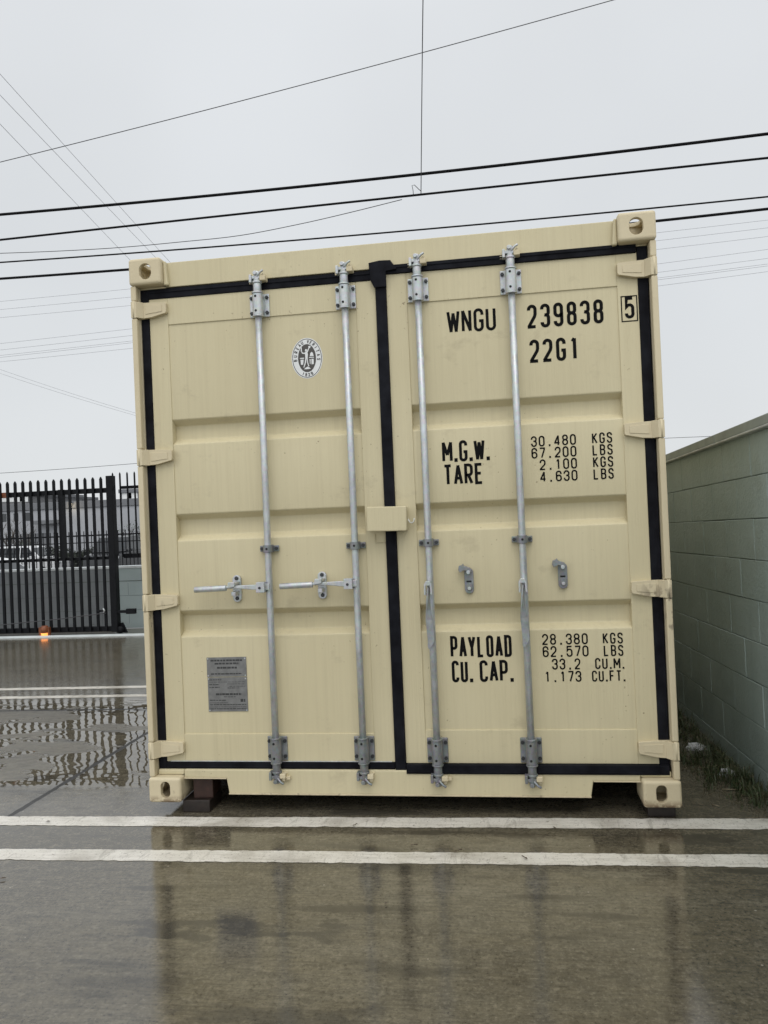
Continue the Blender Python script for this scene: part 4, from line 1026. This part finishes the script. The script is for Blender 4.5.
tag(m.tube(P, 0.006, 6).build('gate_cable', MT['cablem']), 'thin slack cable strung across the lower part of the gate', 'cable')

# ------------------------------------------------------------------ cars in the lower lot
def car(name, x, y, rz, paint, L, Wc, H, label, suv=False, grp='vehicles parked beyond the gate'):
    z0 = lotz(y); r = root(name, (0, 0, 0)); AO[r.name] = Vector((0, 0, 0)); r.location = (x, y, z0); r.rotation_euler = (0, 0, rz)
    tag(r, label, 'car', grp)
    h = Wc/2; hb = H*0.62
    prof = [(-L/2, 0.34), (-L/2+0.03, hb-0.10), (-L/2+0.15, hb), (L*0.20, hb-0.01), (L/2-0.25, hb-0.14), (L/2-0.04, hb-0.26), (L/2, 0.36), (L/2-0.10, 0.22), (-L/2+0.10, 0.24)]
    m = MB(); m.prism([(a, b) for a, b in prof], -h, h, 'y'); m.build('body', paint, r, 0.05, 3)
    if suv: base = [(-L/2+0.10, hb), (-L/2+0.28, H-0.04), (-L/2+0.5, H), (L*0.05, H-0.01), (L*0.13, H-0.06), (L*0.28, hb-0.02)]
    else: base = [(-L*0.42, hb), (-L*0.26, H-0.05), (-L*0.16, H), (L*0.02, H), (L*0.09, H-0.05), (L*0.27, hb-0.02)]
    m = MB(); n = len(base); vs = []
    for sd in (-1, 1):
        for a, b in base:
            k = (b-hb)/(H-hb); vs.append((a, sd*(h-0.05-0.16*max(k, 0)), b))
    m.add(vs, [tuple(range(n))[::-1], tuple(range(n, 2*n))]+[(i, (i+1) % n, n+(i+1) % n, n+i) for i in range(n)])
    m.build('cabin', paint, r, 0.03, 3)
    def onside(a, b, sd, off=0.004):
        k = (b-hb)/(H-hb); return (a, sd*(h-0.05-0.16*max(k, 0)+off), b)
    zt, zb = H-0.09, hb+0.04
    xs = ([-L*0.40, -L*0.20, -L*0.19, L*0.02, L*0.03, L*0.22] if suv else [-L*0.34, -L*0.19, -L*0.18, -L*0.02, -L*0.01, L*0.21])
    for i in range(3):
        a0, a1 = xs[2*i], xs[2*i+1]; t1 = a1 if i < 2 else a1-L*0.10; t0 = a0 if i else a0+(0.05*L if not suv else 0.02*L)
        for sd in (-1, 1):
            q = [onside(a0, zb, sd), onside(a1, zb, sd), onside(t1, zt, sd), onside(t0, zt, sd)]
            q2 = [(p[0], p[1]-sd*0.02, p[2]) for p in q]
            m = MB(); m.add(q+q2, [(0, 1, 2, 3), (7, 6, 5, 4), (0, 4, 5, 1), (1, 5, 6, 2), (2, 6, 7, 3), (3, 7, 4, 0)]); m.build('side_window', MT['glass'], r)
    def pane(name, i0, i1):
        (a, b), (c, d) = base[i0], base[i1]; nx, nz = (d-b), -(c-a); Ln_ = math.hypot(nx, nz); nx, nz = nx/Ln_*0.006, nz/Ln_*0.006
        if nz < 0 or (nz == 0): nx, nz = -nx, -nz
        A = (a+(c-a)*.1, b+(d-b)*.1); B = (a+(c-a)*.9, b+(d-b)*.9)
        wa = h-0.14; wb = h-0.24
        if b > d: wa, wb = h-0.24, h-0.14
        q = [(A[0]+nx, -wa, A[1]+nz), (A[0]+nx, wa, A[1]+nz), (B[0]+nx, wb, B[1]+nz), (B[0]+nx, -wb, B[1]+nz)]
        q2 = [(p[0]-nx*3, p[1], p[2]-nz*3) for p in q]
        m = MB(); m.add(q+q2, [(0, 1, 2, 3), (7, 6, 5, 4), (0, 4, 5, 1), (1, 5, 6, 2), (2, 6, 7, 3), (3, 7, 4, 0)]); m.build(name, MT['glass'], r)
    pane('windscreen', 4, 5); pane('rear_window', 0, 1)
    for fx in (-L*0.31, L*0.31):
        for sd in (-1, 1):
            MM = Matrix.Translation((fx, sd*(h-0.10), 0.33)) @ Matrix.Rotation(-sd*PI/2, 4, 'X')
            m = MB(); m.lathe([(0.19, 0.11), (0.30, 0.12), (0.33, 0.08), (0.33, -0.08), (0.28, -0.10), (0.0, -0.10)], MM, 20); w = m.build('wheel', MT['tyre'], r)
            m = MB(); m.lathe([(0.0, 0.10), (0.05, 0.11), (0.08, 0.09), (0.17, 0.10), (0.195, 0.115), (0.19, 0.08)], MM, 20); m.build('rim', MT['rim'], w)
    for sd in (-1, 1):
        m = MB(); m.box(L/2-0.10, L/2-0.015, sd*(h-0.22)-0.16, sd*(h-0.22)+0.16, hb-0.36, hb-0.24); m.build('headlight', MT['head'], r, 0.02)
        m = MB(); m.box(-L/2-0.008, -L/2+0.06, sd*(h-0.12)-0.09, sd*(h-0.12)+0.09, hb-0.34, hb-0.12); m.build('tail_light', MT['tail'], r, 0.01)
        m = MB(); m.box(L*0.17, L*0.20, sd*(h+0.08)-0.07, sd*(h+0.08)+0.07, hb-0.02, hb+0.12); m.build('wing_mirror', paint, r, 0.02)
    return r
def at_x(u, Y): return ray_at(u, 560, Y).x
car('parked_car', at_x(66, 38)-2.45, 38.0, R(2), MT['carw'], 4.9, 1.95, 1.85, 'white suv parked side-on behind the left part of the gate, roof higher', True)
car('parked_car', at_x(50, 18)-2.15, 18.0, R(-4), MT['carw'], 4.4, 1.78, 1.36, 'low white car just behind the low wall at the left edge of the photo')
car('parked_car', at_x(101, 36), 38.0, R(-86), MT['card'], 4.6, 2.10, 2.20, 'tall charcoal vehicle parked nose-on behind the right part of the gate', True)
car('parked_car', at_x(129, 40)+0.3, 41.0, R(-88), MT['card'], 4.3, 1.85, 1.85, 'small dark car parked beside the gate post next to the container edge')

# ------------------------------------------------------------------ buildings far behind
BYd = 58.0
br = root('warehouse_building', (ray_at(40, 520, BYd).x, BYd, lotz(BYd))); AOz = lotz(BYd)
tag(br, 'long low grey flat-roofed building with a dark parapet behind the gate', 'building')
zt = ray_at(90, 500.5, BYd).z; zb = ray_at(90, 507.5, BYd).z; xl = ray_at(-260, 520, BYd).x; x1 = ray_at(139, 520, BYd).x+6
m = MB(); m.box(xl, x1, BYd, BYd+14, AOz, zb); m.build('wall', MT['bwall'], br)
m = MB(); m.box(xl-0.1, x1+0.1, BYd-0.12, BYd+14.1, zb+0.003, zt); m.build('parapet', MT['bband'], br, 0.03)
m = MB(); xa = ray_at(38, 520, BYd).x; xb = ray_at(60, 520, BYd).x; zc = ray_at(50, 522, BYd).z; m.box(xa, xb, BYd-1.0, BYd-0.004, zc-0.16, zc+0.16); m.build('canopy', MT['bband'], br, 0.02)
for u0 in (2, 14, 26): 
    m = MB(); xa = ray_at(u0, 520, BYd).x; m.box(xa, xa+0.42, BYd-0.03, BYd-0.004, ray_at(20, 521, BYd).z, ray_at(20, 513, BYd).z); w = m.build('window', MT['glass'], br)
m = MB(); xa = ray_at(22, 520, BYd).x; m.box(xa, xa+2.2, BYd-0.05, BYd-0.004, AOz, ray_at(20, 534, BYd).z); m.build('roller_door', MT['bband'], br)
q = ray_at(70.5, 504.5, BYd-0.35); lr2 = root('wall_lamp', (q.x, BYd-0.12, q.z)); tag(lr2, 'lit white lamp on the parapet of the far grey building', 'lamp')
m = MB(); m.box(q.x-0.12, q.x+0.12, BYd-0.42, BYd-0.125, q.z+0.09, q.z+0.15); m.box(q.x-0.05, q.x+0.05, BYd-0.2, BYd-0.122, q.z-0.1, q.z+0.089); m.build('bracket', MT['bband'], lr2)
m = MB(); m.lathe([(0, 0.089), (0.10, 0.08), (0.09, -0.05), (0, -0.08)], Matrix.Translation((q.x, BYd-0.34, q.z)), 12); m.build('lens', MT['lampw'], lr2)
ld = bpy.data.lights.new('wall_lamp_light', 'POINT'); ld.energy = 12; ld.color = (1, 0.85, 0.6); ld.shadow_soft_size = 0.1
lo = bpy.data.objects.new('wall_lamp_light', ld); C.objects.link(lo); lo.location = (q.x, BYd-0.6, q.z-0.15)
B2 = 66.0
def far_block(u0, u1, vtop, Y, mat, label, win=()):
    a, b = ray_at(u0, 520, Y).x, ray_at(u1, 520, Y).x; zt = ray_at((u0+u1)/2, vtop, Y).z
    r = root('far_building', ((a+b)/2, Y, lotz(Y))); tag(r, label, 'building')
    m = MB(); m.box(a, b, Y, Y+12, lotz(Y), zt-0.4); m.build('wall', mat, r)
    m = MB(); m.box(a-0.2, b+0.2, Y-0.2, Y+12.2, zt-0.397, zt); m.build('roof', MT['bband'], r, 0.05)
    for (wu, wv) in win:
        p = ray_at(wu, wv, Y); m = MB(); m.box(p.x-0.5, p.x+0.5, Y-0.05, Y-0.004, p.z-0.45, p.z+0.45); m.build('window', MT['white'], r)
far_block(122, 175, 488, 70.0, MT['bdark'], 'taller dark building rising behind the grey one beside the container edge', ((127, 495), (133, 495)))
far_block(-80, 27, 495, 78.0, MT['bdark'], 'distant dark building with pale windows at the far left skyline', ((4, 498), (11, 498), (18, 498), (24, 498)))
far_block(29, 46, 495.5, 82.0, MT['bdark'], 'narrow distant dark block between the far left building and open sky', ())
# far fence in front of the warehouse
m0 = root('lot_fence', (at_x(70, 36), 36.0, lotz(36))); tag(m0, 'thin dark picket fence far behind the parked vehicles', 'fence')
zb36 = lotz(36); m = MB(); xa, xb = at_x(-120, 36), at_x(139, 36)+6
m.box(xa, xb, 35.97, 36.03, zb36+2.22, zb36+2.30); m.box(xa, xb, 35.97, 36.03, zb36+0.25, zb36+0.33); m.box(xa, xb, 35.97, 36.03, zb36+1.85, zb36+1.90); m.build('fence_rail', MT['gate'], m0)
m = MB(); x = xa
while x < xb: m.box(x, x+0.035, 35.93, 35.965, zb36, zb36+2.5); x += 0.22
o = m.build('picket_row', MT['gate'], m0); o['kind'] = 'stuff'
# dark hedge line behind the vehicles
rnd = random.Random(5); m = MB(); xa, xb = at_x(-60, 39), at_x(112, 39); z9 = lotz(39)
for _ in range(5200):
    x = rnd.uniform(xa, xb); hh = 1.75+0.25*math.sin(x*0.9)+0.12*math.sin(x*3.1)
    z = z9+hh*rnd.random()**0.6; y = 39+rnd.uniform(-0.5, 0.5); s = rnd.uniform(0.05, 0.11)
    a = Vector((rnd.uniform(-1, 1), rnd.uniform(-1, 1), rnd.uniform(-1, 1))).normalized()*s; b = a.cross(Vector((rnd.random(), rnd.random(), rnd.random()))).normalized()*s*0.6; p = Vector((x, y, z))
    m.add([p-a, p+b, p+a, p-b], [(0, 1, 2, 3)])
m.box(xa, xb, 38.85, 39.15, z9, z9+1.35)
tag(m.build('clipped_hedge', MT['hedge'], fixn=False), 'dark hedge line behind the far picket fence', 'hedge')

# bare trees
def bare_tree(x, y, z, h, seed, label, lean=0.0, leaves=0):
    rnd = random.Random(seed); r = root('bare_tree', (x, y, z)); tag(r, label, 'tree', None)
    tr = MB(); cr = MB(); lf = []
    def grow(mb, p, d, L, rad, lv):
        pts = [p]; q = p.copy(); dd = d.copy()
        for i in range(4):
            dd = (dd+Vector((rnd.gauss(0, .12), rnd.gauss(0, .12), rnd.gauss(0.02, .08)))).normalized(); q = q+dd*L/4; pts.append(q.copy())
        mb.tube(pts, rad, 5 if lv else 8, True, rad*0.6)
        if lv >= 4: lf.append(q); return
        for _ in range(3 if lv else 5):
            k = rnd.randint(2, 4); nd = (dd+Vector((rnd.gauss(0, .55), rnd.gauss(0, .55), rnd.uniform(-.05, .45)))).normalized()
            grow(cr, pts[k], nd, L*rnd.uniform(.55, .75), rad*0.55, lv+1)
    grow(tr, Vector((x, y, z)), Vector((lean, 0, 1)).normalized(), h*0.36, h*0.018, 0)
    tr.build('trunk', MT['bark'], r); cr.build('crown', MT['bark'], r)
    if leaves:
        m = MB()
        for p in lf:
            for _ in range(leaves):
                c = p+Vector((rnd.gauss(0, .18), rnd.gauss(0, .18), rnd.gauss(0, .18))); s = rnd.uniform(.03, .07)
                a = Vector((rnd.uniform(-1, 1), rnd.uniform(-1, 1), rnd.uniform(-1, 1))).normalized()*s; b = a.cross(Vector((.3, .5, .8))).normalized()*s*.6
                m.add([c-a, c+b, c+a, c-b], [(0, 1, 2, 3)])
        m.build('foliage', MT['leafg'], r, fixn=False)
for u, Y, h, sd, lb, lv in ((8, 44, 5.2, 1, 'leafless twiggy tree behind the white suv at the left edge', 0), (24, 45, 4.6, 2, 'leafless twiggy tree right of the leftmost one, above the white suv bonnet', 0),
        (98, 60, 7.0, 8, 'thin leafless tree whose twigs show above the gate pickets against the sky', 0), (139, 40, 4.0, 9, 'small leafy tree half hidden by the container edge', 6)):
    bare_tree(at_x(u, Y), Y, lotz(Y), h, sd, lb, 0, lv)

# ------------------------------------------------------------------ overhead lines
def spline(pts, n=60):
    # quadratic / piecewise-linear through pixels then to 3-D with per-point depth
    P = [ray_at(u, v, Y) for u, v, Y in pts]
    if len(P) == 2: return [P[0].lerp(P[1], i/8) for i in range(9)]
    A, B, D = P[0], P[1], P[-1]; t1 = (B-A).length/((B-A).length+(D-B).length); outp = []
    for i in range(n+1):
        t = i/n
        l0 = (t-t1)*(t-1)/((0-t1)*(0-1)); l1 = t*(t-1)/(t1*(t1-1)); l2 = t*(t-t1)/(1*(1-t1))
        outp.append(A*l0+B*l1+D*l2)
    return outp
def wire(pts, r, mat, label, grp='overhead cables', name='overhead_cable'):
    o = MB().tube(spline(pts), r, 6).build(name, MT[mat], origin=None); tag(o, label, 'cable', grp); return o
def ext(pts, e=0.25):
    # lengthen a pixel polyline beyond the frame at both ends, keeping its curve roughly straight there
    (u0, v0, y0), (u1, v1, y1) = pts[0], pts[1]; (ua, va, ya), (ub, vb, yb) = pts[-2], pts[-1]
    p0 = (u0-(u1-u0)*e, v0-(v1-v0)*e, y0); p1 = (ub+(ub-ua)*e, vb+(vb-va)*e, yb)
    return [p0]+list(pts[1:-1])+[p1]
wire(ext([(0, 213.5, 9), (384, 178, 9), (768, 133, 9)]), 0.0235, 'cable', 'thick black cable, topmost of the four heavy lines crossing above the container')
wire(ext([(0, 240, 9), (384, 198.5, 9), (768, 158, 9)]), 0.018, 'cable', 'black cable second from the top of the heavy lines, where the vertical wire ends')
wire(ext([(0, 261.5, 9.3), (384, 232.8, 9.3), (768, 196, 9.3)]), 0.0135, 'cable', 'thinner black cable just above the container roof, passing its right top corner')
wire(ext([(0, 277.5, 9), (384, 248, 9), (768, 208, 9)]), 0.0215, 'cable', 'thick black cable passing behind the top of the container')
Pw = [ray_at(u, v, 9.3-u*0.0007) for u, v in ((-60, 255), (0, 253.3), (60, 251), (120, 247.5), (180, 242), (240, 235.5), (300, 224), (350, 212.5), (402, 199.5))]
P2 = []
for i in range(len(Pw)-1):
    a, b = Pw[i], Pw[i+1]; p_ = Pw[max(i-1, 0)]; n_ = Pw[min(i+2, len(Pw)-1)]
    for k in range(5):
        t = k/5; P2.append(0.5*((2*a)+(b-p_)*t+(2*p_-5*a+4*b-n_)*t*t+(3*a-p_-3*b+n_)*t**3))
P2.append(Pw[-1])
tag(MB().tube(P2, 0.006, 6).build('overhead_cable', MT['cablem']), 'fine wire sagging from the left edge and rising right to join the second heavy cable', 'cable', 'overhead cables')
wire(ext([(0, 161, 7), (384, 63, 7), (612, 0, 7)]), 0.0055, 'cablem', 'single thin wire slanting high across the sky from left to upper right')
pb = ray_at(421, 191, 9.0)
wire([(424, -60, 6.0), (423, 0, 7.0), (421, 193.5, 8.98)], 0.007, 'cablem', 'thin wire dropping vertically from the top of the photo to the second heavy cable')
P = [ray_at(u, v, 8.97) for u, v in ((421.3, 191.5), (418.5, 189), (414.5, 185), (412, 185.5), (413, 190), (413.5, 196))]
tag(MB().tube(P, 0.006, 6).build('wire_loop', MT['cablem']), 'small kinked loop of wire where the vertical drop meets the cable', 'wire')
for k, (a, b, c, d, rr) in enumerate(((0, 74, 168, 260, .005), (0, 95, 158, 260, .005), (0, 124, 132, 262, .005))):
    wire(ext([(a, b, 10), ((a+c)/2, (b+d)/2, 14), (c, d, 24)], 0.2), rr, 'cableg', ('uppermost', 'middle', 'lowest')[k]+' of three pale parallel wires falling steeply toward the left corner of the container', 'pale wires falling to the left corner')
# far faint bundle
far = [(301, 282, 235.5, 219.7), (309, 291, 243, 227.4), (317, 301, None, None), (343, 326, 263, 249), (349.5, 332, 272, 258), (355, 337, 278, 263.6), (357, 339.5, 279, 265.6), (361, 347, 284.6, 271)]
names = ['topmost', 'second', 'third', 'fourth', 'fifth', 'sixth', 'seventh', 'lowest']
for k, (a, b, c, d) in enumerate(far):
    if c is None: c, d = 250.5, 236
    o = wire(ext([(0, a, 46), (394, (b+c)/2+3, 46), (768, d, 46)], 0.2), 0.010, 'cableg', names[k]+' of the eight faint distant wires passing behind the container', 'faint distant wires')
wire(ext([(0, 369, 20), (70, 393, 21), (140, 414, 22)], 0.3), 0.005, 'cableg', 'upper of the close pair of faint wires sagging down to the container side')
wire(ext([(0, 373, 20), (70, 396, 21), (140, 416.5, 22)], 0.3), 0.005, 'cableg', 'lower of the close pair of faint wires sagging down to the container side')
wire(ext([(0, 473, 14), (70, 468.5, 14), (140, 463, 14)], 0.4), 0.006, 'cablem', 'thin dark wire just above the gate pickets')
wire([(600, 441, 12), (670, 438, 12), (800, 433, 12)], 0.005, 'cablem', 'short stretch of thin wire between container and green wall')
